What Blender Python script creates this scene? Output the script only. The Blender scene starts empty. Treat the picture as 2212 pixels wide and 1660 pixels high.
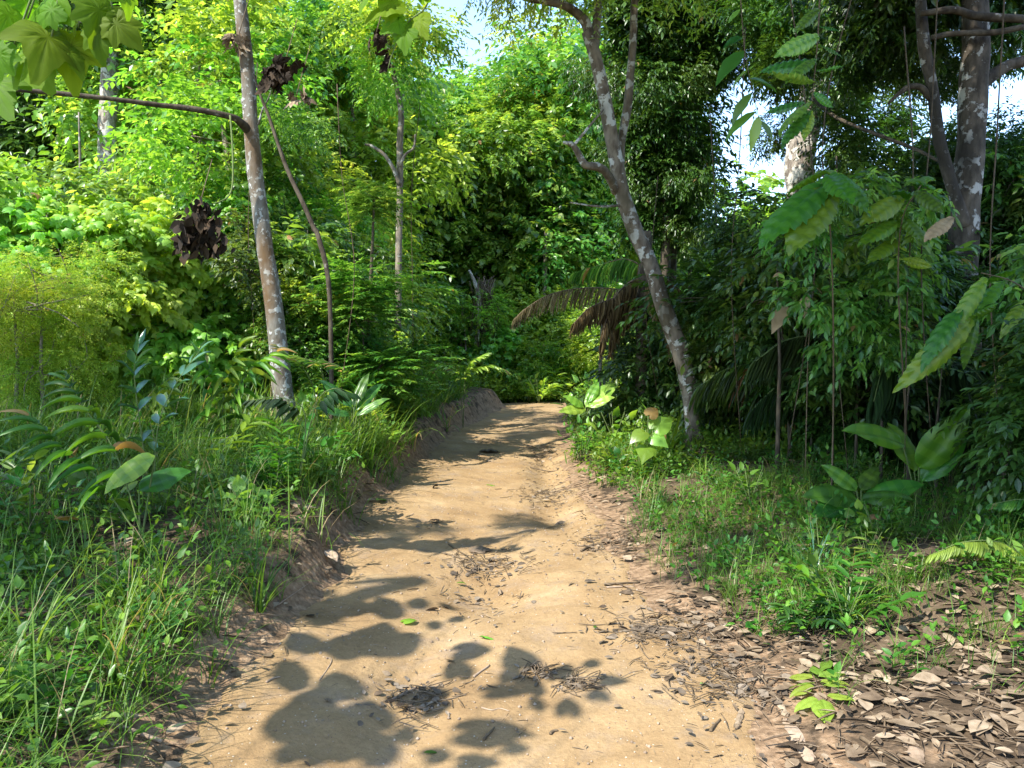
import bpy, math, time
import numpy as np
from mathutils import Vector
T0 = time.time()
C = bpy.data.collections.new('jungle_trail'); bpy.context.scene.collection.children.link(C)
SC = bpy.context.scene
R = np.random.default_rng(11)
PI = math.pi
# ------------------------------------------------------------------ camera maths
F, CX, CY = 1703.0, 1106.0, 830.0
PITCH = math.atan(100 / F)
CAMZ = 1.6
def at(u, v, Y):
    a = (u - CX) / F; b = (CY - v) / F
    y = math.cos(PITCH) + b * math.sin(PITCH); z = -math.sin(PITCH) + b * math.cos(PITCH)
    return np.array([a / y * Y, Y, CAMZ + z / y * Y])
def proj(p):
    x, y, z = p[0], p[1], p[2] - CAMZ
    f = y * math.cos(PITCH) - z * math.sin(PITCH); up = y * math.sin(PITCH) + z * math.cos(PITCH)
    if f < .05: return (-999, -999)
    return (CX + F * x / f, CY - F * up / f)
SUN = np.array([-0.48, -0.42, 0.77]); SUN /= np.linalg.norm(SUN)
# ------------------------------------------------------------------ noise / terrain
def _h(ix, iy, s):
    n = (ix * 374761393 + iy * 668265263 + s * 974634777) & 0x7fffffff
    n = ((n ^ (n >> 13)) * 1274126177) & 0x7fffffff
    return ((n ^ (n >> 16)) & 0xffff) / 65535.0
def noise(x, y, s=0):
    x = np.asarray(x, float); y = np.asarray(y, float)
    ix = np.floor(x).astype(np.int64); iy = np.floor(y).astype(np.int64)
    fx = x - ix; fy = y - iy; fx = fx * fx * (3 - 2 * fx); fy = fy * fy * (3 - 2 * fy)
    a = _h(ix, iy, s); b = _h(ix + 1, iy, s); c = _h(ix, iy + 1, s); d = _h(ix + 1, iy + 1, s)
    return (a * (1 - fx) + b * fx) * (1 - fy) + (c * (1 - fx) + d * fx) * fy * 1.0 - .5
def fbm(x, y, s=0, o=4):
    r = 0; a = 1.0
    for k in range(o):
        r = r + a * noise(x * 2 ** k, y * 2 ** k, s + k * 17); a *= .5
    return r
def S(t):
    t = np.clip(t, 0, 1); return t * t * (3 - 2 * t)
EY = [0, 2.0, 2.9, 3.5, 4.8, 5.8, 7.4, 8.5, 10, 13, 16, 18.8, 21, 24, 28, 34]
EL = [-1.2, -1.2, -1.23, -1.31, -1.17, -1.30, -1.38, -1.26, -1.18, -1.04, -.62, -.18, -.45, -1.9, -4.5, -9]
ER = [1.0, 1.0, 1.05, 1.1, .82, .74, .78, .67, .70, .83, 1.02, 1.25, 1.2, .3, -1.8, -6.3]
def edgeL(y): return np.interp(y, EY, EL) + .10 * fbm(y * 1.7, y * 0 + 3, 5)
def edgeR(y): return np.interp(y, EY, ER) + .14 * fbm(y * 1.5, y * 0 + 9, 6)
AY = [0, 3.5, 4.8, 6.2, 7.4, 9, 20, 40]; AV = [.14, .17, .30, .40, .36, .38, .42, .4]
def H(x, y, path=False):
    x = np.asarray(x, float); y = np.asarray(y, float)
    dl = edgeL(y) - x; dr = x - edgeR(y)
    w = np.interp(y, [3, 5, 7], [.55, .3, .38])
    h = np.interp(y, AY, AV) * S((dl + .05) / w) + .07 * np.clip(dl - .3, 0, 7)
    h = h + .08 * S(dr / .5) + .18 * S((dr - .35) / 1.2) + .03 * np.clip(dr, 0, 8)
    out = S(np.maximum(dl, dr) / 1.5)
    h = h + out * .22 * fbm(x * .7, y * .7, 1) + .035 * fbm(x * 1.1, y * 1.1, 2)
    h = h + .014 * fbm(x * 6, y * 6, 3, 4) * (1 - .3 * out)
    # ruts and washed-out dips in the middle and at the right of the path
    def dip(cx, cy, rx, ry, d): return -d * np.exp(-((x - cx) / rx) ** 2 - ((y - cy) / ry) ** 2)
    h = h + dip(-.2, 5.1, .28, .45, .10) + dip(-.5, 3.7, .2, .35, .07) + dip(.42, 9.6, .2, 1.3, .15) + dip(.40, 7.3, .2, .8, .09) + dip(-.45, 2.9, .12, .5, .03)
    h = h + dip(.35, 12, .3, .5, .06) + dip(.1, 3.5, .15, .3, .02) - .05 * np.exp(-((x + .25) / .6) ** 2)
    h = h - .055 * np.clip(y - 19, 0, 12) * (1 - S((-x - 6) / 6))
    h = h + 5.5 * S((-x - 8) / 20) * S((y - 5) / 14) + 7 * S((y - 30) / 45) * S((-x + 8) / 25)
    h = h - .22 * np.clip(x - 8, 0, 25) * S((y - 4) / 8)
    return h
def Hs(x, y): return float(H(x, y))
def gnd(u, v):
    lo = None
    for Y in np.arange(2.0, 60, .02):
        p = at(u, v, Y)
        if p[2] <= Hs(p[0], Y): return p
    return at(u, v, 30)
# ------------------------------------------------------------------ mesh helpers
class Buf:
    def __init__(s): s.v = []; s.t = []; s.r = []; s.n = 0
    def add(s, v, t, r=None):
        v = np.asarray(v, float).reshape(-1, 3); t = np.asarray(t, np.int64).reshape(-1, 3)
        s.v.append(v); s.t.append(t + s.n); s.n += len(v)
        if r is None: r = np.full(len(t), .5)
        s.r.append(np.broadcast_to(np.asarray(r, float), (len(t),)))
        return s
    def data(s, name, mat, off=(0, 0, 0), smooth=True, attrs=None):
        v = np.concatenate(s.v) - np.asarray(off); t = np.concatenate(s.t); r = np.concatenate(s.r)
        m = bpy.data.meshes.new(name)
        m.vertices.add(len(v)); m.vertices.foreach_set('co', v.astype(np.float32).ravel())
        m.loops.add(len(t) * 3); m.loops.foreach_set('vertex_index', t.astype(np.int32).ravel())
        m.polygons.add(len(t)); m.polygons.foreach_set('loop_start', np.arange(0, len(t) * 3, 3, dtype=np.int32))
        try: m.polygons.foreach_set('loop_total', np.full(len(t), 3, dtype=np.int32))
        except Exception: pass
        m.update(calc_edges=True)
        m.polygons.foreach_set('use_smooth', np.full(len(t), smooth))
        a = m.attributes.new('rnd', 'FLOAT', 'FACE'); a.data.foreach_set('value', r.astype(np.float32))
        for k, val in (attrs or {}).items():
            a = m.attributes.new(k, 'FLOAT', 'POINT'); a.data.foreach_set('value', val.astype(np.float32))
        m.materials.append(mat); m.update()
        return m
def nrm(a): return a / (np.linalg.norm(a, axis=-1, keepdims=True) + 1e-9)
def place(buf, T, pos, dr, up, size, wid=1.0, rnd=None):
    tv, tt = T[0], T[1]; off = T[2] if len(T) > 2 else None
    pos = np.atleast_2d(pos); n = len(pos)
    dr = nrm(np.broadcast_to(dr, (n, 3)).astype(float)); up = np.broadcast_to(up, (n, 3)).astype(float)
    side = nrm(np.cross(dr, up)); un = np.cross(side, dr)
    size = np.broadcast_to(size, (n,)).astype(float); wid = np.broadcast_to(wid, (n,)).astype(float)
    v = (pos[:, None] + (tv[None, :, 0:1] * (size * wid)[:, None, None]) * side[:, None]
         + (tv[None, :, 1:2] * size[:, None, None]) * dr[:, None] + (tv[None, :, 2:3] * size[:, None, None]) * un[:, None])
    t = tt[None] + (np.arange(n) * len(tv))[:, None, None]
    if rnd is None: rnd = R.random(n)
    rr = np.repeat(np.broadcast_to(rnd, (n,)), len(tt))
    if off is not None: rr = np.clip(rr * .7 + .15 + np.tile(off, n), 0, .96)
    buf.add(v.reshape(-1, 3), t.reshape(-1, 3), rr)
def A(*x): return np.array(x, float)
T_SIMPLE = (A([0, 0, 0], [-.5, .42, .05], [.5, .42, .05], [0, .45, -.01], [0, 1, -.08]), np.array([[0, 1, 3], [0, 3, 2], [3, 1, 4], [2, 3, 4]]))
T_DET = (A([0, 0, 0], [-.36, .2, .05], [0, .22, .0], [.36, .2, .05], [-.5, .5, .05], [0, .52, -.02], [.5, .5, .05], [-.3, .78, 0], [0, .8, -.07], [.3, .78, 0], [0, 1.05, -.15]),
         np.array([[0, 1, 2], [0, 2, 3], [1, 4, 5], [1, 5, 2], [2, 5, 6], [2, 6, 3], [4, 7, 8], [4, 8, 5], [5, 8, 9], [5, 9, 6], [7, 10, 8], [8, 10, 9]]))
def strap(segs, bend, fold=.15):
    v = []; t = []
    for i in range(segs + 1):
        s = i / segs; w = .5 * (math.sin(PI * min(1, .18 + .82 * s)) ** .7 if s < 1 else 0)
        z = -bend * s * s; y = s * (1 - .25 * bend * s)
        v += [[-w, y, z + fold * w], [0, y, z], [w, y, z + fold * w]]
        if i:
            a = 3 * (i - 1); b = 3 * i
            t += [[a, b, b + 1], [a, b + 1, a + 1], [a + 1, b + 1, b + 2], [a + 1, b + 2, a + 2]]
    return (np.array(v, float), np.array(t))
T_FLAT = strap(3, .1, .1); T_CURL = (T_DET[0] * A(1, 1, .6) + A(0, 0, .0), T_DET[1]); T_STRAP = strap(3, .35); T_STRAP2 = strap(7, .7, .3); T_LONG = strap(5, .25, .2)
def fan(rad, droop, cup=.0, cy=.38):
    n = len(rad); v = [[0, cy, 0]]; t = []
    for i, (a, r) in enumerate(rad):
        a = math.radians(a); x = r * math.sin(a); y = cy - r * math.cos(a)
        v.append([x, y, -droop * r * r + cup * abs(x)])
    for i, (a, r) in enumerate(rad):
        a = math.radians(a); x = .55 * r * math.sin(a); y = cy - .55 * r * math.cos(a)
        v.append([x, y, -droop * .25 * r * r + .04 * (1 if i % 2 else 0)])
    for i in range(n):
        j = (i + 1) % n
        t += [[0, 1 + n + i, 1 + n + j], [1 + n + i, 1 + i, 1 + j], [1 + n + i, 1 + j, 1 + n + j]]
    return (np.array(v, float), np.array(t))
def fan3(rad, droop, cup=.05, cy=.38, rings=(.3, .62, 1)):
    aa = [p[0] for p in rad] + [360]; rr_ = [p[1] for p in rad] + [rad[0][1]]; new = []
    for a in range(0, 360, 8):
        k = max(i for i in range(len(aa) - 1) if aa[i] <= a); f = (a - aa[k]) / (aa[k + 1] - aa[k]); f = f * f * (3 - 2 * f); new.append((a, rr_[k] * (1 - f) + rr_[k + 1] * f))
    rad = new; n = len(rad); v = [[0, cy, 0]]; t = []; off = []
    for q in rings:
        for i, (a, r) in enumerate(rad):
            a = math.radians(a); x = q * r * math.sin(a); y = cy - q * r * math.cos(a); pk_ = r >= rad[i - 1][1] and r >= rad[(i + 1) % n][1]
            v.append([x, y, -droop * (q * r) ** 2 + cup * abs(x) + (-.025 if pk_ else .02) * (1 - q * .4) + .012 * math.sin(i * 5.1 + q * 9)])
    for k in range(len(rings)):
        for i in range(n):
            j = (i + 1) % n; b = 1 + n * k; o = (.16 if i % 2 else -.12) * (1 - .4 * k)
            if k == 0: t.append([0, 1 + i, 1 + j]); off.append(o)
            else: t += [[b - n + i, b + i, b + j], [b - n + i, b + j, b - n + j]]; off += [o, o * .6]
    return (np.array(v, float), np.array(t), np.array(off))
LOB3 = [(0, .28), (25, .42), (55, .45), (85, .46), (112, .62), (135, .42), (158, .52), (180, .80), (202, .52), (225, .42), (248, .62), (275, .46), (305, .45), (335, .42)]
LOB5 = [(0, .30), (20, .46), (45, .50), (62, .44), (82, .62), (100, .47), (125, .66), (142, .50), (165, .66), (180, .84), (195, .66), (218, .50), (235, .66), (260, .47), (278, .62), (298, .44), (315, .50), (340, .46)]
HEART = [(0, .22), (20, .42), (50, .5), (80, .5), (110, .48), (140, .48), (165, .58), (180, .75), (195, .58), (220, .48), (250, .48), (280, .5), (310, .5), (340, .42)]
T_LOB3 = fan(LOB3, .55, .05); T_LOB5 = fan(LOB5, .5, .06); T_HEART = fan(HEART, .45, .1)
T_LOB5D = fan3(LOB5, .5); T_LOB3D = fan3(LOB3, .55); T_HEARTD = fan3(HEART, .5, .12)
def bigleaf(nx=8, ny=32, serr=.05, corr=.02, arch=.35, fold=.25, pk=.5):
    v = []; t = []; off = []
    for i in range(ny + 1):
        s = i / ny; w = .5 * (math.sin(PI * s ** (math.log(.5) / math.log(pk))) ** .75 if 0 < s < 1 else .004)
        for j in range(nx + 1):
            q = j / nx * 2 - 1; x = q * w
            if abs(q) == 1: x *= 1 + serr * (1 if i % 2 else -1)
            ph = (s - .25 * abs(x)) * 2 * PI * ny / 4
            v.append([x, s - .05 * abs(q) * 0, fold * abs(x) - .25 * x * x * 3 - arch * s * s + corr * math.sin(ph) * min(1, abs(q) * 2)])
            if i and j:
                a = (i - 1) * (nx + 1) + j - 1; b = i * (nx + 1) + j - 1
                t += [[a, b, b + 1], [a, b + 1, a + 1]]; o = (.10 if i % 4 < 2 else -.10) + (.28 if j in (nx // 2, nx // 2 + 1) and False else 0); off += [o, o]
    return (np.array(v, float), np.array(t), np.array(off))
T_BIG = bigleaf(); T_BROAD = bigleaf(ny=16, serr=0, corr=.008, arch=.3, fold=.35, pk=.42); T_BIG2 = bigleaf(arch=.7, serr=.07)
def tube(buf, pts, rad, sides=10, rough=0.0, seed=0, sub=1, r=.5):
    pts = np.asarray(pts, float); rad = np.broadcast_to(np.asarray(rad, float), (len(pts),))
    if sub > 1:
        n = len(pts); P = np.vstack([2 * pts[0] - pts[1], pts, 2 * pts[-1] - pts[-2]]); q = []; rr = []
        for i in range(n - 1):
            p0, p1, p2, p3 = P[i], P[i + 1], P[i + 2], P[i + 3]
            for k in range(sub):
                s = k / sub
                q.append(.5 * ((2 * p1) + (-p0 + p2) * s + (2 * p0 - 5 * p1 + 4 * p2 - p3) * s * s + (-p0 + 3 * p1 - 3 * p2 + p3) * s ** 3))
                rr.append(rad[i] * (1 - s) + rad[i + 1] * s)
        q.append(pts[-1]); rr.append(rad[-1]); pts = np.array(q); rad = np.array(rr)
    tan = nrm(np.gradient(pts, axis=0)); n = len(pts)
    ref = A(0.13, 1, .07) if abs(tan[0][2]) > .6 else A(.05, .03, 1)
    s1 = nrm(np.cross(tan, ref)); s2 = np.cross(tan, s1)
    a = np.arange(sides) / sides * 2 * PI
    rr = rad[:, None] * np.ones(sides)[None]
    if rough:
        L = np.cumsum(np.r_[0, np.linalg.norm(np.diff(pts, axis=0), axis=1)])
        rr = rr * (1 + rough * fbm(np.cos(a)[None] * 1.5 + L[:, None] * 3 + seed, np.sin(a)[None] * 1.5 + L[:, None] * 1.1, seed) * 2)
    v = pts[:, None] + rr[..., None] * (np.cos(a)[None, :, None] * s1[:, None] + np.sin(a)[None, :, None] * s2[:, None])
    i = np.arange(n - 1)[:, None] * sides; j = np.arange(sides)[None]; k = (j + 1) % sides
    q = np.stack([i + j, i + k, i + sides + k, i + sides + j], -1).reshape(-1, 4)
    t = np.concatenate([q[:, [0, 1, 2]], q[:, [0, 2, 3]]])
    v = v.reshape(-1, 3); m = len(v); v = np.vstack([v, pts[-1], pts[0]])
    e = (n - 1) * sides; jj = np.arange(sides)
    t = np.vstack([t, np.stack([e + jj, e + (jj + 1) % sides, np.full(sides, m)], 1), np.stack([(jj + 1) % sides, jj, np.full(sides, m + 1)], 1)])
    buf.add(v, t, r)
def blades(buf, root, L, W, az, lean, curl, segs=5, rnd=None):
    n = len(root); s = np.arange(segs + 1) / segs
    ph = lean[:, None] + curl[:, None] * s[None] ** 1.2
    st = (L / segs)[:, None]
    hx = np.concatenate([np.zeros((n, 1)), np.cumsum(np.sin(ph[:, 1:]) * st, 1)], 1); hz = np.concatenate([np.zeros((n, 1)), np.cumsum(np.cos(ph[:, 1:]) * st, 1)], 1)
    d = np.stack([np.cos(az), np.sin(az), 0 * az], 1); sd = np.stack([-np.sin(az), np.cos(az), 0 * az], 1)
    c = root[:, None] + hx[..., None] * d[:, None]; c[..., 2] += hz
    w = (W[:, None] * .5 * np.clip((1 - s[None]) ** .6 * (.5 + 2 * s[None]).clip(0, 1), .03, 1))[..., None] * sd[:, None]
    v = np.stack([c - w, c + w], 2).reshape(n, -1, 3)
    k = 2 * np.arange(segs)[:, None]; q = np.concatenate([np.hstack([k, k + 1, k + 3]), np.hstack([k, k + 3, k + 2])])
    t = q[None] + (np.arange(n) * 2 * (segs + 1))[:, None, None]
    if rnd is None: rnd = R.random(n)
    buf.add(v.reshape(-1, 3), t.reshape(-1, 3), np.repeat(rnd, len(q)))
def sprays(buf, T, st, dr, L, nleaf, size, wid, ang=.9, droop=.3, ldroop=.2, jit=.25, upj=.3, pair=False, term=True, rbase=None, twig=None, twr=.004):
    n = len(st); dr = nrm(dr); L = np.broadcast_to(L, (n,)).astype(float)
    rt = R.random(n) if rbase is None else rbase
    UP = A(0, 0, 1)
    for k in range(nleaf):
        s = .15 + .85 * (k + 1) / nleaf
        p = st + dr * (L * s)[:, None]; p[:, 2] -= droop * L * s * s
        tg = dr.copy(); tg[:, 2] -= 2 * droop * s; tg = nrm(tg)
        sd = nrm(np.cross(tg, UP + .001) + R.normal(0, .05, (n, 3)))
        for sg in ((1, -1) if pair else ((1,) if k % 2 else (-1,))):
            if term and k == nleaf - 1 and not pair: d = tg.copy()
            else: d = tg * math.cos(ang) + sd * sg * math.sin(ang)
            d = d + R.normal(0, jit, (n, 3)); d[:, 2] -= ldroop; d = nrm(d)
            up = UP + R.normal(0, upj, (n, 3))
            place(buf, T, p, d, up, size * R.uniform(.65, 1.25, n), wid, np.clip(.65 * rt + .35 * R.random(n), 0, 1))
    if twig is not None:
        for i in range(n):
            q = [st[i] + dr[i] * L[i] * s + A(0, 0, -droop * L[i] * s * s) for s in (0, .33, .66, 1)]
            tube(twig, q, [twr, twr * .8, twr * .6, twr * .3], 4)
def thing(name, label, cat, loc=(0, 0, 0), group=None, kind=None, auto=False):
    o = bpy.data.objects.new(name, None); C.objects.link(o); o.location = Vector([float(c) for c in loc]); o.empty_display_size = .1
    meta(o, label, cat, group, kind, auto); return o
AUTO = []
def meta(o, label, cat=None, group=None, kind=None, auto=False):
    if label: o['label'] = label
    if cat: o['category'] = cat
    if group: o['group'] = group
    if kind: o['kind'] = kind
    if auto: AUTO.append(o)
def part(name, data, parent, loc=(0, 0, 0), rz=0, sc=1, rx=0, ry=0):
    o = bpy.data.objects.new(name, data); C.objects.link(o); o.parent = parent
    o.location = [float(c) for c in loc]; o.rotation_euler = (rx, ry, rz); o.scale = (sc,) * 3 if np.isscalar(sc) else sc
    return o
def bpart(name, buf, mat, parent, label=None, smooth=True):
    o = part(name, buf.data(name, mat, tuple(parent.location), smooth), parent)
    if label: o['label'] = label
    return o
def solo(name, buf, mat, label=None, cat=None, group=None, kind=None, smooth=True, auto=False, loc=(0, 0, 0)):
    o = bpy.data.objects.new(name, buf.data(name, mat, loc, smooth)); C.objects.link(o); o.location = [float(c) for c in loc]
    meta(o, label, cat, group, kind, auto); return o
# ------------------------------------------------------------------ materials
def nm(name):
    m = bpy.data.materials.new(name); m.use_nodes = True; nt = m.node_tree; nt.nodes.clear()
    return m, nt, nt.nodes.new, nt.links.new
def ramp(N, stops, interp='LINEAR'):
    r = N('ShaderNodeValToRGB'); r.color_ramp.interpolation = interp; e = r.color_ramp.elements
    while len(e) < len(stops): e.new(.5)
    for el, (p, c) in zip(e, stops): el.position = p; el.color = (*c, 1)
    return r
def leafmat(name, cols, trans=.4, rough=.42, spec=.45, brown=(.28, .17, .07), pb=.97, tcol=None, hue=.03):
    cols = [(a, b, c * .72) for a, b, c in cols]
    m, nt, N, L = nm(name)
    at_ = N('ShaderNodeAttribute'); at_.attribute_name = 'rnd'
    n = len(cols); st = [(i / (n - 1) * pb, c) for i, c in enumerate(cols)]
    if pb < 1: st += [(pb + .006, brown)]
    rp = ramp(N, st); L(at_.outputs['Fac'], rp.inputs[0])
    tc = N('ShaderNodeTexCoord'); nz = N('ShaderNodeTexNoise'); nz.inputs['Scale'].default_value = 1.3; L(tc.outputs['Object'], nz.inputs['Vector'])
    oi = N('ShaderNodeObjectInfo')
    hs = N('ShaderNodeHueSaturation'); hs.inputs['Saturation'].default_value = 1.0
    mr = N('ShaderNodeMapRange'); mr.inputs['To Min'].default_value = .5 - hue; mr.inputs['To Max'].default_value = .5 + hue; L(oi.outputs['Random'], mr.inputs['Value']); L(mr.outputs[0], hs.inputs['Hue'])
    mv = N('ShaderNodeMapRange'); mv.inputs['From Min'].default_value = .3; mv.inputs['From Max'].default_value = .7; mv.inputs['To Min'].default_value = .8; mv.inputs['To Max'].default_value = 1.2; L(nz.outputs['Fac'], mv.inputs['Value']); L(mv.outputs[0], hs.inputs['Value'])
    L(rp.outputs[0], hs.inputs['Color'])
    b = N('ShaderNodeBsdfPrincipled'); L(hs.outputs[0], b.inputs['Base Color']); b.inputs['Roughness'].default_value = rough; b.inputs['Specular IOR Level'].default_value = spec
    g = N('ShaderNodeMix'); g.data_type = 'RGBA'; g.blend_type = 'MULTIPLY'; g.inputs[0].default_value = 1; L(hs.outputs[0], g.inputs[6]); g.inputs[7].default_value = (*(tcol or (2.15, 1.9, .85)), 1)
    t = N('ShaderNodeBsdfTranslucent'); L(g.outputs[2], t.inputs[0])
    mx = N('ShaderNodeMixShader'); mx.inputs[0].default_value = trans; L(b.outputs[0], mx.inputs[1]); L(t.outputs[0], mx.inputs[2])
    o = N('ShaderNodeOutputMaterial'); L(mx.outputs[0], o.inputs[0]); return m
def barkmat(name, base, dark, lichen, moss=None, ls=7, lich=.55, bump=.5, ring=0):
    m, nt, N, L = nm(name)
    tc = N('ShaderNodeTexCoord'); mp = N('ShaderNodeMapping'); mp.inputs['Scale'].default_value = (1, 1, .45); L(tc.outputs['Object'], mp.inputs[0])
    n1 = N('ShaderNodeTexNoise'); n1.inputs['Scale'].default_value = 14; n1.inputs['Detail'].default_value = 8; L(mp.outputs[0], n1.inputs['Vector'])
    r1 = ramp(N, [(.35, dark), (.62, base)]); L(n1.outputs['Fac'], r1.inputs[0])
    n2 = N('ShaderNodeTexNoise'); n2.inputs['Scale'].default_value = ls; n2.inputs['Detail'].default_value = 5; n2.inputs['Roughness'].default_value = .6; L(tc.outputs['Object'], n2.inputs['Vector'])
    r2 = ramp(N, [(lich, (0, 0, 0)), (lich + .035, (1, 1, 1))]); L(n2.outputs['Fac'], r2.inputs[0])
    mx = N('ShaderNodeMix'); mx.data_type = 'RGBA'; L(r2.outputs[0], mx.inputs[0]); L(r1.outputs[0], mx.inputs[6]); mx.inputs[7].default_value = (*lichen, 1)
    col = mx.outputs[2]
    if moss:
        n3 = N('ShaderNodeTexNoise'); n3.inputs['Scale'].default_value = 2.2; n3.inputs['Detail'].default_value = 6; L(mp.outputs[0], n3.inputs['Vector'])
        r3 = ramp(N, [(.5, (0, 0, 0)), (.62, (.85,) * 3)]); L(n3.outputs['Fac'], r3.inputs[0])
        m2 = N('ShaderNodeMix'); m2.data_type = 'RGBA'; L(r3.outputs[0], m2.inputs[0]); L(col, m2.inputs[6]); m2.inputs[7].default_value = (*moss, 1); col = m2.outputs[2]
    b = N('ShaderNodeBsdfPrincipled'); L(col, b.inputs['Base Color']); b.inputs['Roughness'].default_value = .85; b.inputs['Specular IOR Level'].default_value = .2
    bp = N('ShaderNodeBump'); bp.inputs['Strength'].default_value = bump; bp.inputs['Distance'].default_value = .012
    w = N('ShaderNodeTexNoise'); w.inputs['Scale'].default_value = 38; w.inputs['Detail'].default_value = 6; L(mp.outputs[0], w.inputs['Vector'])
    ad = N('ShaderNodeMath'); ad.operation = 'ADD'; L(w.outputs['Fac'], ad.inputs[0]); L(r2.outputs[0], ad.inputs[1]); ad.inputs[1].default_value = 0
    L(ad.outputs[0], bp.inputs['Height']); L(bp.outputs[0], b.inputs['Normal'])
    o = N('ShaderNodeOutputMaterial'); L(b.outputs[0], o.inputs[0]); return m
def plainmat(name, cols, scale=20, rough=.8, trans=0, attr=True, bump=.3):
    m, nt, N, L = nm(name)
    a = N('ShaderNodeAttribute'); a.attribute_name = 'rnd'
    tc = N('ShaderNodeTexCoord'); n1 = N('ShaderNodeTexNoise'); n1.inputs['Scale'].default_value = scale; n1.inputs['Detail'].default_value = 6; L(tc.outputs['Object'], n1.inputs['Vector'])
    ad = N('ShaderNodeMath'); ad.operation = 'MULTIPLY_ADD'; L(a.outputs['Fac'], ad.inputs[0]); ad.inputs[1].default_value = .8
    sb = N('ShaderNodeMath'); sb.operation = 'MULTIPLY_ADD'; L(n1.outputs['Fac'], sb.inputs[0]); sb.inputs[1].default_value = .9; sb.inputs[2].default_value = -.35; L(sb.outputs[0], ad.inputs[2])
    n = len(cols); rp = ramp(N, [(i / (n - 1), c) for i, c in enumerate(cols)]); L(ad.outputs[0], rp.inputs[0])
    b = N('ShaderNodeBsdfPrincipled'); L(rp.outputs[0], b.inputs['Base Color']); b.inputs['Roughness'].default_value = rough; b.inputs['Specular IOR Level'].default_value = .25
    bp = N('ShaderNodeBump'); bp.inputs['Strength'].default_value = bump; bp.inputs['Distance'].default_value = .005; L(n1.outputs['Fac'], bp.inputs['Height']); L(bp.outputs[0], b.inputs['Normal'])
    out = b.outputs[0]
    if trans:
        t = N('ShaderNodeBsdfTranslucent'); L(rp.outputs[0], t.inputs[0]); mx = N('ShaderNodeMixShader'); mx.inputs[0].default_value = trans
        L(out, mx.inputs[1]); L(t.outputs[0], mx.inputs[2]); out = mx.outputs[0]
    o = N('ShaderNodeOutputMaterial'); L(out, o.inputs[0]); return m
M = {}
M['bright'] = leafmat('leaf_bright', [(.055, .14, .025), (.14, .28, .045), (.25, .42, .08), (.44, .58, .18)], .46, .36, .6)
M['feather'] = leafmat('leaf_feather', [(.065, .15, .025), (.15, .27, .045), (.25, .39, .075), (.42, .52, .17)], .42, .38, .5, brown=(.34, .24, .12), pb=.92)
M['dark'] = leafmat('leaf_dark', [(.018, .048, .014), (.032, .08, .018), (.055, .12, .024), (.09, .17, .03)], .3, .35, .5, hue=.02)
M['mid'] = leafmat('leaf_mid', [(.03, .085, .022), (.07, .17, .038), (.14, .28, .06), (.30, .44, .13)], .42, .36, .6, pb=.965)
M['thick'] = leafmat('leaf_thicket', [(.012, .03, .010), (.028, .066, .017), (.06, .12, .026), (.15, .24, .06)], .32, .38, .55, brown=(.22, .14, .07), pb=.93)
M['pale'] = leafmat('leaf_pale', [(.13, .26, .04), (.19, .36, .06), (.28, .46, .09), (.40, .54, .13)], .45, .45, .5)
M['fine'] = leafmat('leaf_fine', [(.10, .17, .03), (.18, .28, .04), (.27, .38, .06), (.4, .46, .1)], .45, .6, .3, brown=(.3, .2, .1), pb=.9)
M['bamboo'] = leafmat('leaf_bamboo', [(.04, .12, .025), (.08, .21, .035), (.15, .32, .05), (.28, .44, .09)], .45, .4, .55)
M['grass'] = leafmat('grass_blade', [(.03, .09, .014), (.05, .14, .02), (.09, .19, .03), (.18, .27, .06)], .38, .45, .4, brown=(.30, .23, .12), pb=.88, hue=0)
M['weed'] = leafmat('weed_leaf', [(.03, .09, .015), (.05, .14, .02), (.085, .20, .025), (.17, .30, .035)], .38, .45, .4, pb=.965)
M['big'] = leafmat('leaf_large', [(.035, .10, .018), (.06, .16, .02), (.10, .22, .024), (.16, .28, .03)], .42, .4, .5)
M['lobed_top'] = leafmat('leaf_lobed', [(.05, .11, .01), (.09, .18, .012), (.13, .23, .014), (.17, .26, .018)], .55, .6, .2)
M['blue'] = leafmat('leaf_bluish', [(.03, .10, .07), (.045, .13, .09), (.06, .16, .10)], .2, .3, .7, pb=1)
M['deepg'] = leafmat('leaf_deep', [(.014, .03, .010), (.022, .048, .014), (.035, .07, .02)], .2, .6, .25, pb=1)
M['lime'] = leafmat('leaf_lime', [(.15, .23, .035), (.19, .28, .045), (.24, .33, .07)], .35, .5, .35, pb=1)
M['green'] = leafmat('leaf_green_fallen', [(.10, .26, .03), (.14, .32, .04), (.2, .38, .05)], .3, .4, .4, pb=1)
M['stem'] = plainmat('green_stem', [(.05, .09, .02), (.10, .14, .04), (.14, .13, .06)], 30)
M['brownstem'] = plainmat('brown_stem', [(.05, .035, .02), (.12, .085, .05), (.2, .15, .1)], 30)
M['dry'] = plainmat('dry_leaf', [(.04, .028, .018), (.115, .08, .05), (.22, .16, .10), (.40, .31, .21)], 25, .7, .12)
M['drydark'] = plainmat('withered_leaf', [(.012, .009, .006), (.03, .02, .012), (.06, .038, .02)], 12, .9, .05)
M['drytan'] = plainmat('tan_leaf', [(.22, .15, .08), (.38, .27, .15), (.5, .38, .24)], 15, .6, .25)
M['frond'] = plainmat('dry_frond', [(.05, .032, .014), (.12, .078, .03), (.2, .14, .06), (.3, .22, .1)], 9, .7, .35)
M['olive'] = plainmat('olive_frond', [(.10, .08, .03), (.2, .16, .07), (.3, .25, .12), (.42, .36, .2)], 9, .7, .4)
M['grey'] = plainmat('grey_debris', [(.06, .045, .032), (.14, .108, .075), (.25, .20, .145)], 40, .9)
M['wood'] = plainmat('weathered_wood', [(.16, .11, .07), (.3, .22, .15), (.42, .33, .24)], 30, .85)
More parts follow.
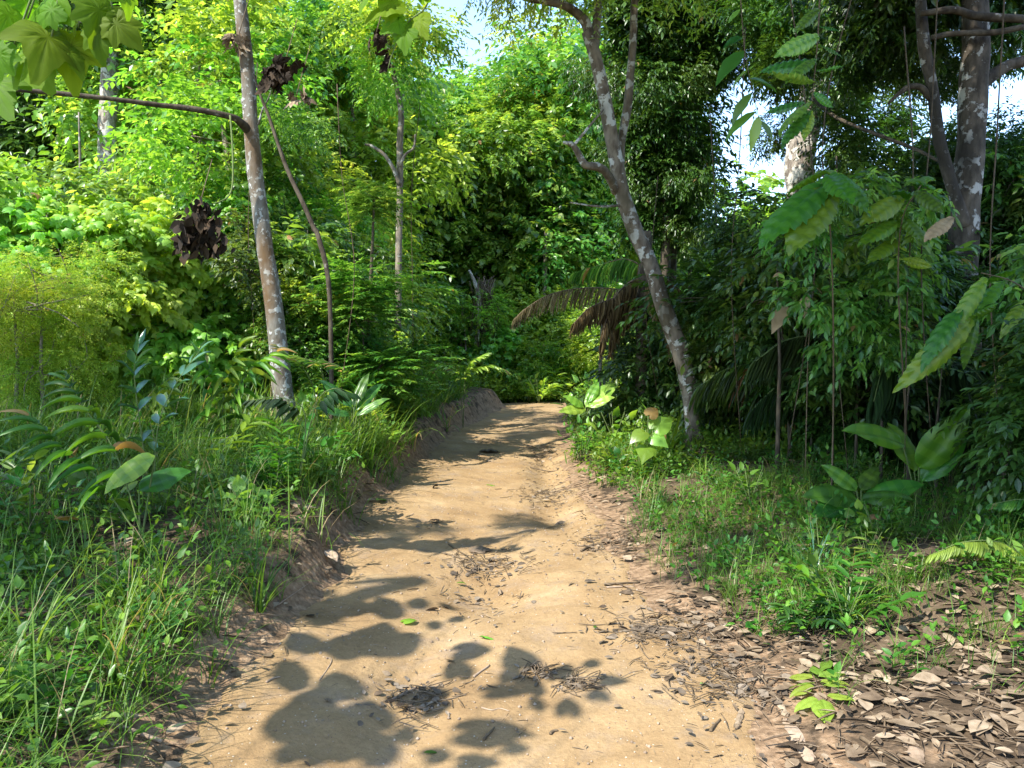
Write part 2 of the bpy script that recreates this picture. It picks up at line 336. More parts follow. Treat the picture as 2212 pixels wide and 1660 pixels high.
M['barkL'] = barkmat('bark_grey_brown', (.20, .185, .155), (.11, .09, .065), (.40, .41, .38), (.12, .07, .03), 16, .55)
M['barkR'] = barkmat('bark_mottled', (.20, .165, .12), (.075, .055, .038), (.42, .41, .36), (.07, .055, .03), 8, .55)
M['barkB'] = barkmat('bark_big', (.13, .105, .08), (.05, .04, .03), (.40, .38, .34), (.03, .026, .02), 7, .56, .9)
M['barkP'] = barkmat('bark_pale', (.32, .28, .23), (.12, .09, .07), (.52, .49, .42), None, 5, .5, .9)
M['barkD'] = barkmat('bark_dark', (.10, .08, .055), (.04, .03, .02), (.22, .2, .17), None, 9, .64)
M['barkT'] = barkmat('bark_thin', (.25, .21, .16), (.12, .1, .07), (.4, .38, .33), None, 10, .6)
# ground & path
def groundmat():
    m, nt, N, L = nm('forest_floor')
    tc = N('ShaderNodeTexCoord'); a = N('ShaderNodeAttribute'); a.attribute_name = 'sand'
    n1 = N('ShaderNodeTexNoise'); n1.inputs['Scale'].default_value = 6; n1.inputs['Detail'].default_value = 10; n1.inputs['Roughness'].default_value = .65; L(tc.outputs['Object'], n1.inputs['Vector'])
    r1 = ramp(N, [(.3, (.035, .025, .016)), (.5, (.085, .06, .038)), (.7, (.16, .115, .075))]); L(n1.outputs['Fac'], r1.inputs[0])
    n2 = N('ShaderNodeTexNoise'); n2.inputs['Scale'].default_value = 25; n2.inputs['Detail'].default_value = 8; L(tc.outputs['Object'], n2.inputs['Vector'])
    r2 = ramp(N, [(.3, (.14, .09, .052)), (.5, (.23, .15, .088)), (.7, (.32, .22, .135))]); L(n2.outputs['Fac'], r2.inputs[0])
    ad = N('ShaderNodeMath'); ad.operation = 'ADD'; L(a.outputs['Fac'], ad.inputs[0]); L(n1.outputs['Fac'], ad.inputs[1])
    r3 = ramp(N, [(.85, (0, 0, 0)), (1.0, (1, 1, 1))]); L(ad.outputs[0], r3.inputs[0])
    mx = N('ShaderNodeMix'); mx.data_type = 'RGBA'; L(r3.outputs[0], mx.inputs[0]); L(r1.outputs[0], mx.inputs[6]); L(r2.outputs[0], mx.inputs[7])
    b = N('ShaderNodeBsdfPrincipled'); L(mx.outputs[2], b.inputs['Base Color']); b.inputs['Roughness'].default_value = .95; b.inputs['Specular IOR Level'].default_value = .1
    bp = N('ShaderNodeBump'); bp.inputs['Strength'].default_value = .8; bp.inputs['Distance'].default_value = .03; L(n2.outputs['Fac'], bp.inputs['Height']); L(bp.outputs[0], b.inputs['Normal'])
    o = N('ShaderNodeOutputMaterial'); L(b.outputs[0], o.inputs[0]); return m
def pathmat():
    m, nt, N, L = nm('sandy_path')
    tc = N('ShaderNodeTexCoord'); V = tc.outputs['Object']
    def nz(s, d=6, r=.6):
        n = N('ShaderNodeTexNoise'); n.inputs['Scale'].default_value = s; n.inputs['Detail'].default_value = d; n.inputs['Roughness'].default_value = r; L(V, n.inputs['Vector']); return n.outputs['Fac']
    def mix(f, a, b, mode='MIX'):
        x = N('ShaderNodeMix'); x.data_type = 'RGBA'; x.blend_type = mode
        if hasattr(f, 'links'): L(f, x.inputs[0])
        else: x.inputs[0].default_value = f
        for i, c in ((6, a), (7, b)):
            if hasattr(c, 'links'): L(c, x.inputs[i])
            else: x.inputs[i].default_value = (*c, 1)
        return x.outputs[2]
    r1 = ramp(N, [(.28, (.20, .126, .060)), (.45, (.27, .177, .086)), (.6, (.315, .214, .109)), (.75, (.375, .275, .16))]); L(nz(1.6, 9), r1.inputs[0])
    r2 = ramp(N, [(.52, (0, 0, 0)), (.68, (.6,) * 3)]); L(nz(3.3, 8, .7), r2.inputs[0])
    c = mix(r2.outputs[0], r1.outputs[0], (.235, .18, .13))
    r3 = ramp(N, [(.35, (.9,) * 3), (.6, (1.06,) * 3)]); L(nz(45, 5, .6), r3.inputs[0]); c = mix(1.0, c, r3.outputs[0], 'MULTIPLY')
    vo = N('ShaderNodeTexVoronoi'); vo.inputs['Scale'].default_value = 34; L(V, vo.inputs['Vector'])
    r4 = ramp(N, [(.10, (1, 1, 1)), (.15, (0, 0, 0))]); L(vo.outputs['Distance'], r4.inputs[0])
    sp = N('ShaderNodeSeparateColor'); L(vo.outputs['Color'], sp.inputs[0]); gt = N('ShaderNodeMath'); gt.operation = 'GREATER_THAN'; gt.inputs[1].default_value = .72; L(sp.outputs[0], gt.inputs[0])
    ml = N('ShaderNodeMath'); ml.operation = 'MULTIPLY'; L(r4.outputs[0], ml.inputs[0]); L(gt.outputs[0], ml.inputs[1]); c = mix(ml.outputs[0], c, (.5, .44, .35))
    v2 = N('ShaderNodeTexVoronoi'); v2.inputs['Scale'].default_value = 55; L(V, v2.inputs['Vector'])
    r5 = ramp(N, [(.12, (1, 1, 1)), (.2, (0, 0, 0))]); L(v2.outputs['Distance'], r5.inputs[0])
    s2 = N('ShaderNodeSeparateColor'); L(v2.outputs['Color'], s2.inputs[0]); g2 = N('ShaderNodeMath'); g2.operation = 'GREATER_THAN'; g2.inputs[1].default_value = .75; L(s2.outputs[1], g2.inputs[0])
    m2 = N('ShaderNodeMath'); m2.operation = 'MULTIPLY'; L(r5.outputs[0], m2.inputs[0]); L(g2.outputs[0], m2.inputs[1]); c = mix(m2.outputs[0], c, (.15, .10, .065))
    b = N('ShaderNodeBsdfPrincipled'); L(c, b.inputs['Base Color']); b.inputs['Roughness'].default_value = .92; b.inputs['Specular IOR Level'].default_value = .12
    hs = N('ShaderNodeMath'); hs.operation = 'MULTIPLY_ADD'; L(nz(9, 10, .65), hs.inputs[0]); hs.inputs[1].default_value = 1.0
    h2 = N('ShaderNodeMath'); h2.operation = 'MULTIPLY'; L(nz(90, 4, .7), h2.inputs[0]); h2.inputs[1].default_value = .22; L(h2.outputs[0], hs.inputs[2])
    h3 = N('ShaderNodeMath'); h3.operation = 'MULTIPLY_ADD'; L(ml.outputs[0], h3.inputs[0]); h3.inputs[1].default_value = .15; L(hs.outputs[0], h3.inputs[2])
    bp = N('ShaderNodeBump'); bp.inputs['Strength'].default_value = .6; bp.inputs['Distance'].default_value = .03; L(h3.outputs[0], bp.inputs['Height']); L(bp.outputs[0], b.inputs['Normal'])
    o = N('ShaderNodeOutputMaterial'); L(b.outputs[0], o.inputs[0]); return m
M['ground'] = groundmat(); M['path'] = pathmat()
# ------------------------------------------------------------------ ground and path
def grid(xs, ys, fz, name, mat, attr=None):
    X, Y = np.meshgrid(xs, ys) if np.ndim(xs) == 1 else (xs, ys)
    ny, nx = X.shape; Z = fz(X, Y); v = np.stack([X, Y, Z], -1).reshape(-1, 3)
    i = (np.arange(ny - 1)[:, None] * nx + np.arange(nx - 1)[None]).reshape(-1)
    t = np.concatenate([np.stack([i, i + 1, i + nx + 1], 1), np.stack([i, i + nx + 1, i + nx], 1)])
    b = Buf(); b.add(v, t)
    m = b.data(name, mat, attrs={'sand': attr(X, Y).ravel()} if attr else None)
    o = bpy.data.objects.new(name, m); C.objects.link(o); o['kind'] = 'structure'; return o
def inside(x, y):
    return np.minimum(x - edgeL(y), edgeR(y) - x)
xs = np.concatenate([[-400, -220, -130], np.arange(-90, -20, 3), np.arange(-20, -5, .4), np.arange(-5, 5, .05), np.arange(5, 20, .4), np.arange(20, 90, 3), [130, 220, 400]])
ys = np.concatenate([[-200, -90, -40], np.arange(-20, 0, 2), np.arange(0, 1.5, .25), np.arange(1.5, 14, .05), np.arange(14, 26, .12), np.arange(26, 40, .5), np.arange(40, 120, 3), [160, 260, 500]])
grid(xs, ys, lambda x, y: H(x, y) - .06 * S((inside(x, y) - .08) / .12), 'ground', M['ground'], lambda x, y: np.clip(.55 + inside(x, y) * .5, 0, .6))
yy = np.concatenate([np.arange(-3, 1.5, .15), np.arange(1.5, 14, .03), np.arange(14, 34, .1)]); tt = np.linspace(0, 1, 100)
YY = np.repeat(yy[:, None], 100, 1); Lx = edgeL(YY) - .3; Rx = edgeR(YY) + .3; XX = Lx + (Rx - Lx) * tt[None]
def pz(x, y):
    ins = inside(x, y) + .10 * fbm(x * 4, y * 4, 30)
    return H(x, y) + .006 - .05 * S((.05 - ins) / .12) + .004 * fbm(x * 22, y * 22, 40, 2)
grid(XX, YY, pz, 'path', M['path'])
def on(x, y, e=.004):
    ins = float(inside(x, y)); return Hs(x, y) + e + (.006 if ins > .05 else 0)
print('ground', time.time() - T0)
# ------------------------------------------------------------------ grass, ground cover, litter (stuff)
def scatter(n, x0, x1, y0, y1, f):
    x = R.uniform(x0, x1, n); y = y0 + (y1 - y0) * R.random(n) ** 1.35
    k = R.random(n) < f(x, y); x = x[k]; y = y[k]
    return np.stack([x, y, H(x, y)], 1)
def grassfield(name, n, x0, x1, y0, y1, f, L, nb, kind, sc=1.0, W=.007):
    r = scatter(n, x0, x1, y0, y1, f); m = len(r)
    if not m: return
    rt = R.random(m)
    rep = np.repeat(np.arange(m), nb); rr = r[rep] + R.normal(0, .035, (len(rep), 3)) * A(1, 1, 0)
    rr[:, 2] = H(rr[:, 0], rr[:, 1]) - .01
    n2 = len(rr); dist = rr[:, 1]
    b = Buf(); ln = L * R.uniform(.45, 1.15, n2) * (.6 + .8 * rt[rep])
    blades(b, rr, ln, W * R.uniform(.6, 1.6, n2) * np.clip(dist / 6, .8, 2.2), R.uniform(0, 2 * PI, n2), R.uniform(.05, .5, n2), R.uniform(.3, 1.9, n2), 5, np.clip(.6 * rt[rep] + .4 * R.random(n2), 0, 1))
    solo(name, b, M['grass'], kind[0], kind[1], kind='stuff')
def fL(x, y):
    d = edgeL(y) - x
    return S((d + .02) / .35) * np.where(x < -7, .6, 1) * (fbm(x * .9, y * .9, 50) + .75)
def fR(x, y):
    d = x - edgeR(y)
    return S((d - .1) / .45) * np.where(d > 2.6, .5, 1) * np.clip(fbm(x * 1.3, y * 1.3, 51) * 1.6 + .62, 0, 1) * np.where((y < 3.9), .3, 1)
grassfield('grass', 5200, -5.5, -1.1, 1.6, 9, lambda x, y: fL(x, y) * np.clip(fbm(x * 1.8, y * 1.8, 90) * 2 + .75, .15, 1), .50, 12, ('long green grass blades arching over the left bank', 'grass'))
grassfield('grass', 5200, -14, -1.0, 8, 22, fL, .62, 11, ('tall sunlit grass of the clearing on the left', 'grass'), W=.009)
grassfield('grass', 4200, .7, 5.5, 3.0, 9.5, fR, .24, 12, ('short grass tufts growing on the right bank', 'grass'), W=.005)
grassfield('grass', 2600, .7, 5, 9, 26, lambda x, y: S((x - edgeR(y) - .05) / .4), .26, 9, ('grass along the right edge toward the path end', 'grass'), W=.008)
def cover(name, n, x0, x1, y0, y1, f, h, size, nl, lab, mat='weed', T=T_SIMPLE, wid=.55):
    r = scatter(n, x0, x1, y0, y1, f); m = len(r); b = Buf()
    d = R.normal(0, .45, (m, 3)); d[:, 2] = 1
    sprays(b, T, r, d, h * R.uniform(.5, 1.3, m), nl, size, wid, 1.2, .05, .1, .35, .35)
    solo(name, b, M[mat], lab, 'weeds', kind='stuff')
cover('ground_cover', 3600, -6, -1.0, 2.0, 9.5, fL, .32, .05, 7, 'small leafy weeds mixed into the left bank grass', T=T_DET)
cover('ground_cover', 5200, -12, -.6, 9, 24, lambda x, y: S((edgeL(y) - x - .05) / .3), .36, .085, 7, 'leafy weeds in the sunlit clearing behind', 'weed')
cover('ground_cover', 4200, .8, 7, 3.2, 10, lambda x, y: fR(x, y) * 1.2, .2, .045, 6, 'small leafy weeds on the right bank litter', T=T_DET)
cover('ground_cover', 4200, .7, 8, 8, 24, lambda x, y: S((x - edgeR(y) - .0) / .3), .30, .075, 7, 'bright leafy weeds bordering the right edge of the path')
cover('ground_cover', 3600, -7, 6, 20.5, 30, lambda x, y: 1 + 0 * x, .7, .13, 8, 'bright low weeds filling the ground beyond the path bend', 'bright')
# leaf litter
def litter(name, n, x0, x1, y0, y1, f, sz, lab, mat='dry', kind='stuff', flat=.22):
    r = scatter(n, x0, x1, y0, y1, f); m = len(r); r[:, 2] += R.uniform(.004, .022, m) + .006
    a = R.uniform(0, 2 * PI, m); d = np.stack([np.cos(a), np.sin(a), R.normal(0, flat * .6, m)], 1)
    up = R.normal(0, flat, (m, 3)); up[:, 2] += 1
    b = Buf(); k = R.random(m) < .6
    place(b, T_CURL if kind else T_DET, r[k], d[k], up[k], sz * (.35 + 1.6 * R.random(k.sum()) ** 2.2), R.uniform(.2, .8, k.sum()))
    place(b, T_FLAT, r[~k], d[~k], up[~k], sz * 1.6 * R.uniform(.3, 1.7, (~k).sum()), R.uniform(.02, .07, (~k).sum()))
    solo(name, b, M[mat], lab, 'leaf litter', kind=kind)
litter('leaf_litter', 17000, .6, 5.5, 2.2, 9, lambda x, y: S((x - edgeR(y) + .22) / .35) * (fbm(x * 2, y * 2, 61) + .8) * np.where(y > 4.6, .38, .8) * np.where(x - edgeR(y) > 1.5, .7, 1), .055, 'brown dead leaves and bark scraps covering the right bank')
litter('leaf_litter', 5000, -5, -.9, 2, 10, lambda x, y: S((edgeL(y) - x + .12) / .3) * .9, .07, 'dead leaves lying under the left bank grass')
litter('leaf_litter', 6000, .6, 9, 8, 20, lambda x, y: S((x - edgeR(y) - .1) / .4), .1, 'dead leaves under the dark thicket on the right')
def fP(x, y):
    i = inside(x, y); return np.where(i > .02, .10 + .9 * np.exp(-(((x + .2) / .3) ** 2 + ((y - 5.05) / .45) ** 2)) + .9 * np.exp(-(((x + .5) / .16) ** 2 + ((y - 3.65) / .35) ** 2)) + .8 * np.exp(-(((x - .5) / .22) ** 2 + ((y - 9) / 2.0) ** 2)) + .85 * S((x - edgeR(y) + .55) / .5) + .2 * S((edgeL(y) + .35 - x) / .35), 0)
litter('leaf_crumbs', 5200, -1.4, 1.3, 2.3, 12, fP, .024, 'tiny scraps of dead leaf and twig strewn over the path', 'grey', flat=.2)
litter('leaf_crumbs', 900, -1.0, .9, 2.6, 11, lambda x, y: np.exp(-(((x + .2) / .3) ** 2 + ((y - 5.1) / .4) ** 2)) + np.exp(-(((x + .5) / .15) ** 2 + ((y - 3.65) / .3) ** 2)) + .3 * np.exp(-(((x - .5) / .2) ** 2 + ((y - 8.5) / 2) ** 2)), .06, 'grey brown leaf and twig debris piled in the path hollows', 'grey', flat=.3)
litter('leaf_crumbs', 1700, -1.4, 1.3, 2.3, 14, fP, .042, 'dry brown leaf scraps gathered in the path hollows', 'dry', flat=.3)
litter('leaf_litter', 3600, .9, 4.2, 2.3, 4.6, lambda x, y: S((x - edgeR(y) + .1) / .4), .065, 'dense brown leaves and bark chips heaped at the lower right')
# pebbles
b = Buf(); ico = (A([0, 0, 1], [.9, 0, .3], [.25, .8, .35], [-.7, .5, .3], [-.7, -.5, .35], [.3, -.85, .3], [0, 0, -.6]), np.array([[0, 1, 2], [0, 2, 3], [0, 3, 4], [0, 4, 5], [0, 5, 1], [6, 2, 1], [6, 3, 2], [6, 4, 3], [6, 5, 4], [6, 1, 5]]))
r = scatter(2600, -1.3, 1.2, 2.3, 11, lambda x, y: (inside(x, y) > .03) * 1.0); a = R.uniform(0, 2 * PI, len(r)); r[:, 2] += .006
place(b, ico, r, np.stack([np.cos(a), np.sin(a), 0 * a], 1), A(0, 0, 1), .0035 + .009 * R.random(len(r)) ** 4, R.uniform(.6, 1.1, len(r)))
solo('gravel', b, M['wood'], 'tiny pale grit and pebbles scattered over the sandy path', 'gravel', kind='stuff')
print('stuff', time.time() - T0)
R = np.random.default_rng(23)
# ------------------------------------------------------------------ clump prototypes (shared foliage meshes, radius about 1)
def shell(n, flat=.75, p=.5):
    d = nrm(R.normal(0, 1, (n, 3))); r = R.random(n) ** p
    return d * r[:, None] * A(1, 1, flat), d
CL = {}
def clump(key, mat, T, n, tw, nl, size, wid, var=2, **kw):
    CL[key] = []
    for i in range(var):
        b = Buf()
        # uneven outline: a handful of lobes
        lob = nrm(R.normal(0, 1, (9, 3))) * R.uniform(.3, .95, (9, 1)) * A(1, 1, .8); lr = R.uniform(.15, .55, 9)
        k = R.integers(0, 9, n); d = nrm(R.normal(0, 1, (n, 3)))
        st = lob[k] + d * (lr[k] * R.random(n) ** .45)[:, None]
        dr = nrm(d * .8 + lob[k] * .8 + R.normal(0, .45, (n, 3)) * A(1, 1, .5))
        if kw.get('hang'): dr[:, 2] -= kw['hang']
        if kw.get('layer'): dr[:, 2] *= .25
        a = {q: kw[q] for q in kw if q not in ('hang', 'layer')}
        sprays(b, T, st, dr, tw * R.uniform(.6, 1.4, n), nl, size, wid, **a)
        CL[key].append(b.data('foliage_' + key, M[mat]))
clump('bright', 'bright', T_SIMPLE, 300, .42, 8, .12, .48, 3, jit=.38, upj=.55)
clump('mid', 'mid', T_SIMPLE, 330, .42, 8, .11, .46, 3, jit=.38, upj=.55)
clump('feather', 'feather', T_SIMPLE, 250, .5, 9, .095, .36, 3, pair=True, droop=.4, jit=.28, upj=.5)
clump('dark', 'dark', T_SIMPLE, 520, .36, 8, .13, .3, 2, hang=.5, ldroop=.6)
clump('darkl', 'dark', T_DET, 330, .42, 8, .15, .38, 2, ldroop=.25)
clump('fine', 'fine', T_SIMPLE, 900, .26, 9, .05, .4, 1)
clump('bamboo', 'bamboo', T_STRAP, 420, .4, 7, .19, .13, 2, ldroop=.35, jit=.4, droop=.5)
clump('pale', 'pale', T_LOB3, 230, .4, 5, .175, .95, 2, ldroop=.9, jit=.35, upj=.35)
clump('lobm', 'bright', T_LOB3, 250, .4, 5, .135, .9, 2, ldroop=.6, jit=.35, upj=.4)
clump('heart', 'mid', T_HEART, 280, .38, 5, .11, .9, 1, ldroop=.7, upj=.5)
clump('bigl', 'mid', T_DET, 110, .45, 5, .26, .42, 2, ldroop=.45, jit=.3, upj=.4)
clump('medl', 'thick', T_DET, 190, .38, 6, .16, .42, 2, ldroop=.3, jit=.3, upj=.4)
clump('layer', 'mid', T_SIMPLE, 230, .5, 10, .14, .36, 2, layer=1, pair=True, droop=.12, jit=.12, upj=.18, ldroop=.12)
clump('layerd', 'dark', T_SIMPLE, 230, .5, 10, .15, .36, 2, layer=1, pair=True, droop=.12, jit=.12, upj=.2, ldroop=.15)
print('clumps', time.time() - T0)
KIND = {  # label words, group, clump keys, bark
    'bright': ('tree with bright green leaves', ['bright', 'bright', 'mid', 'lobm'], 'barkT'),
    'feather': ('tree with feathery yellow green sprays', ['feather', 'feather', 'bright', 'mid'], 'barkT'),
    'mid': ('leafy mid green tree', ['mid', 'heart'], 'barkT'),
    'dark': ('dark dense evergreen tree', ['dark', 'darkl'], 'barkD'),
    'bamboo': ('bamboo clump with narrow drooping leaves', ['bamboo'], 'barkT'),
    'pale': ('shrub with large pale drooping lobed leaves', ['pale'], 'barkT'),
    'lobm': ('shrub with broad lobed green leaves', ['lobm', 'heart'], 'barkT'),
    'fine': ('bushy shrub with tiny yellowish leaves', ['fine'], 'barkT'),
    'bigl': ('sapling with big pointed leaves', ['bigl', 'medl'], 'barkD'),
    'medl': ('dense sapling with medium oval leaves', ['medl', 'darkl'], 'barkD'),
    'layer': ('sapling with flat tiers of oblong leaves', ['layer'], 'barkD'),
    'layerd': ('dark understory sapling with flat tiers of leaves', ['layerd'], 'barkD')}
KEEP = [(185, 90, 285, 330, 17.5), (1570, 230, 1625, 370, 99), (1012, 20, 1045, 100, 99), (1005, 560, 1075, 770, 22), (1060, 700, 1235, 880, 20.3), (2055, 0, 2145, 1000, 8.7), (1890, 190, 1975, 320, 99), (2150, 180, 2212, 260, 99),
        (1300, 300, 1400, 600, 9.4), (1420, 600, 1530, 960, 9.4), (1110, 610, 1330, 710, 11.3), (850, 250, 880, 520, 12.4), (380, 440, 490, 550, 8.2), (2000, 100, 2060, 380, 8.5), (1720, 200, 1765, 370, 13), (1770, 690, 2040, 900, 7.0), (1640, 740, 1760, 900, 8.4), (1240, 610, 1420, 760, 11)]
def blocked(p, r):
    gx = p[0] - SUN[0] / SUN[2] * (p[2] - .2); gy = p[1] - SUN[1] / SUN[2] * (p[2] - .2)
    if 11.5 < gy < 22.5 and edgeL(min(gy, 20)) - r * .6 < gx < edgeR(min(gy, 20)) + r * .6 and R.random() < .85 and p[2] > 1.5: return True
    if 22.5 <= gy < 27 and -2 < gx < 4.5 and R.random() < .7 and p[2] > 2.5: return True
    u, v = proj(p); q = r * .9 / max(p[1], .5) * F
    return any(p[1] < Ym and a - q < u < c + q and b - q < v < d + q for a, b, c, d, Ym in KEEP)
def tree(kind, base, height, width, n, zlo=.35, cr=1.0, name=None, label=None, group=None, tr=.07, lean=None, clumps=None, keys=None, sub=True):
    words, ks, bk = KIND[kind]; ks = keys or ks
    x, y = base; z = Hs(x, y); loc = A(x, y, z)
    shrub = kind in ('pale', 'lobm', 'fine', 'layer', 'layerd', 'bigl', 'medl') or (kind == 'bamboo')
    name = name or {'bamboo': 'bamboo', 'pale': 'shrub', 'lobm': 'shrub', 'fine': 'shrub', 'layer': 'sapling', 'layerd': 'sapling', 'bigl': 'sapling', 'medl': 'sapling'}.get(kind, 'tree')
    t = thing(name, label or words, name, loc, group or {'tree': 'trees of the forest behind the path', 'sapling': 'saplings growing under the trees', 'shrub': 'shrubs at the forest edge', 'bamboo': 'bamboo clumps among the trees'}.get(name), auto=label is None)
    top = A(R.normal(0, .04) * height, R.normal(0, .04) * height, height * .9) if lean is None else np.asarray(lean, float)
    mid = top * .5 + A(R.normal(0, .04) * height * .5, R.normal(0, .04) * height * .5, 0)
    if name == 'added_canopy_tree': mid = A(0, 0, top[2] * .85)
    tb = Buf(); tube(tb, [loc + A(0, 0, -.2), loc + mid * .5, loc + mid, loc + (mid + top) / 2 + (A(0, 0, .8) if name == 'added_canopy_tree' else 0), loc + top], np.array([1.25, .95, .8, .6, .25]) * tr, 8, .1, int(x * 7 + y * 3) % 99, sub=4)
    if clumps is None:
        clumps = []
        for i in range(n):
            f = zlo + (1 - zlo) * ((i + .5) / n) ** .9
            a = i * 2.4 + R.uniform(-.5, .5); wd = width * (.35 + .65 * math.sin(PI * min(1, max(.12, (f - zlo * .6) / (1.08 - zlo * .6))))) * R.uniform(.35, 1)
            clumps.append((math.cos(a) * wd + top[0] * f, math.sin(a) * wd + top[1] * f, f * height, cr * R.uniform(.75, 1.2)))
    for i, (cx, cy, cz, s) in enumerate(clumps):
        if blocked(loc + A(cx, cy, cz), s): continue
        e = loc + A(cx, cy, cz)
        if y < 14 and name != 'added_canopy_tree':
            for _ in range(4):
                dd = nrm(R.normal(0, 1, 3) + A(0, 0, .3)) * s * .8; tube(tb, [e - dd * .2, e + dd * .4 + R.normal(0, .03, 3), e + dd], [.010, .007, .003], 4, sub=2)
        data = CL[ks[int(R.integers(0, len(ks)))]]; data = data[int(R.integers(0, len(data)))]
        part('foliage_clump', data, t, (cx, cy, cz), R.uniform(0, 2 * PI), (s, s, s * .85), R.normal(0, .12), R.normal(0, .12))
        if s > .5 and (cx * cx + cy * cy) > .2:
            q = max(.15, min(.95, (cz - .45 * math.hypot(cx, cy)) / max(height * .9, .1)))
            st = loc + mid * (q / .5) if q < .5 else loc + mid + (top - mid) * ((q - .5) / .5)
            e = loc + A(cx, cy, cz); tube(tb, [st, (st + e) / 2 + A(0, 0, -.08), e], [tr * .42, tr * .28, tr * .1], 5, sub=3)
    bpart('trunk', tb, M[bk], t); return t
def wall(kind, u0, u1, Y0, Y1, n, vtop, width, nc, zlo=.3, cr=1.2, **kw):
    for i in range(n):
        u = u0 + (u1 - u0) * (i + R.uniform(.1, .9)) / n; Y = R.uniform(Y0, Y1)
        x = (u - CX) / F * Y
        if float(inside(x, Y)) > -.75 and Y < 20.5: continue
        z = Hs(x, Y); vt = vtop + R.uniform(-60, 60) if np.isscalar(vtop) else np.interp(u, vtop[0], vtop[1]) + R.uniform(-30, 30)
        h = max(1.2, CAMZ + (730 - vt) / F * Y - z - cr * .5)
        tree(kind, (x, Y), h, width * R.uniform(.8, 1.2), nc, zlo, cr * R.uniform(.9, 1.1), **kw)
# --- left hillside
wall('dark', -100, 330, 19, 24, 5, -120, 2.2, 12, .12, 1.5, tr=.14)
wall('bamboo', 150, 480, 13.5, 17, 4, 150, 1.4, 9, .12, 1.25, tr=.05)
wall('bright', 300, 800, 17, 24, 6, -60, 2.4, 14, .15, 1.6, tr=.13)
wall('bright', 330, 560, 11.5, 13.5, 2, -40, 1.4, 9, .5, 1.1, tr=.08)
wall('lobm', 330, 640, 10.5, 13, 5, 440, .9, 6, .1, .8, tr=.03)
wall('pale', 60, 380, 9.5, 11.5, 4, 470, .7, 5, .25, .72, tr=.03)
wall('pale', -60, 130, 8.6, 9.6, 2, 400, .7, 6, .4, .62, tr=.03)
wall('fine', -120, 120, 7.4, 8.6, 3, 540, .5, 4, .3, .55, tr=.02)
wall('mid', -300, 330, 12.5, 15, 5, 420, 1.3, 8, .1, 1.2, tr=.06)
# --- middle
wall('feather', 600, 880, 16, 20, 4, (([600, 850, 1000, 1100]), ([-60, -20, 60, 90])), 1.9, 13, .28, 1.45, tr=.1)
wall('feather', 900, 1340, 23.5, 28, 7, (([1000, 1100, 1200, 1400]), ([140, 60, 60, 20])), 2.2, 13, .2, 1.8, tr=.12)
wall('mid', 700, 1330, 25, 30, 6, 130, 2.4, 11, .05, 1.8, tr=.13)
wall('bright', 540, 800, 12.5, 15, 4, 470, 1.1, 8, .15, .95, tr=.05)
wall('layer', 640, 930, 9.5, 12.5, 3, 600, .5, 4, .25, .55, tr=.02)
wall('layer', 620, 900, 10, 12.5, 3, 540, .6, 5, .3, .5, tr=.02)
wall('mid', 600, 920, 10, 13, 3, 580, .6, 6, .15, .55, tr=.02, name='sapling')
wall('bright', 620, 930, 9.6, 12.5, 3, 600, .6, 6, .15, .5, tr=.02, name='sapling')
wall('bigl', 560, 760, 10.5, 13, 3, 430, .7, 5, .4, .6, tr=.02)
wall('bright', 900, 1300, 20, 24, 7, 620, 1.2, 7, .1, 1.1, tr=.05)
wall('mid', 960, 1400, 16.5, 19, 0, 640, .8, 6, .1, .8, tr=.04)
wall('bright', 980, 1330, 20.8, 23, 10, 720, .8, 5, .15, .75, tr=.03)
wall('mid', 1060, 1420, 16, 18.5, 0, 700, .6, 5, .15, .6, tr=.03)
# --- dark tree behind the leaning one, dark thicket on the right
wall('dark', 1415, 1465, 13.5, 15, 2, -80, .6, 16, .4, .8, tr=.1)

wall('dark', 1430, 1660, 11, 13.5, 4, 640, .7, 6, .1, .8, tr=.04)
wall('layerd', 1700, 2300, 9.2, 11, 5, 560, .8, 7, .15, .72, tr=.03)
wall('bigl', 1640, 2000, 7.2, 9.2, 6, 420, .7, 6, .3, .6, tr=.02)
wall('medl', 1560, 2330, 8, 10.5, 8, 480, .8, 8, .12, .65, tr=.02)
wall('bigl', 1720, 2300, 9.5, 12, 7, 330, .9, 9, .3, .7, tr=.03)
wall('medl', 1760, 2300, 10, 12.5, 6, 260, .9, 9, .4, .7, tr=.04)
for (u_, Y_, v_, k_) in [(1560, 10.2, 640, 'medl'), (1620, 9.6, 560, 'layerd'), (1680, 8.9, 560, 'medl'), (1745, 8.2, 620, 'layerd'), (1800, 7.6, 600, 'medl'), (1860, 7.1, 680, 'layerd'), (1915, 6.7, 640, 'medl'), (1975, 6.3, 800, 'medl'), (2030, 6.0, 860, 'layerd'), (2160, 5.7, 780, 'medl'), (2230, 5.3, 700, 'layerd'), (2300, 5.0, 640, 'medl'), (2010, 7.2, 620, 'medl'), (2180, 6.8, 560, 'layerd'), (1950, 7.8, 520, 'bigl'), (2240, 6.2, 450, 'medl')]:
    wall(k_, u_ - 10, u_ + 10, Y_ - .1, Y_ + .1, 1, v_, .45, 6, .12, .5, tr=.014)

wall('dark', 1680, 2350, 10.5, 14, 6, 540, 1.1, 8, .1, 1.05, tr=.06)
wall('bright', 1500, 1760, 28, 36, 5, 450, 2, 9, .1, 2.0, tr=.1)
wall('mid', 1650, 2500, 22, 30, 7, 560, 2, 9, .1, 1.9, tr=.1)
print('walls', time.time() - T0, len(C.objects))
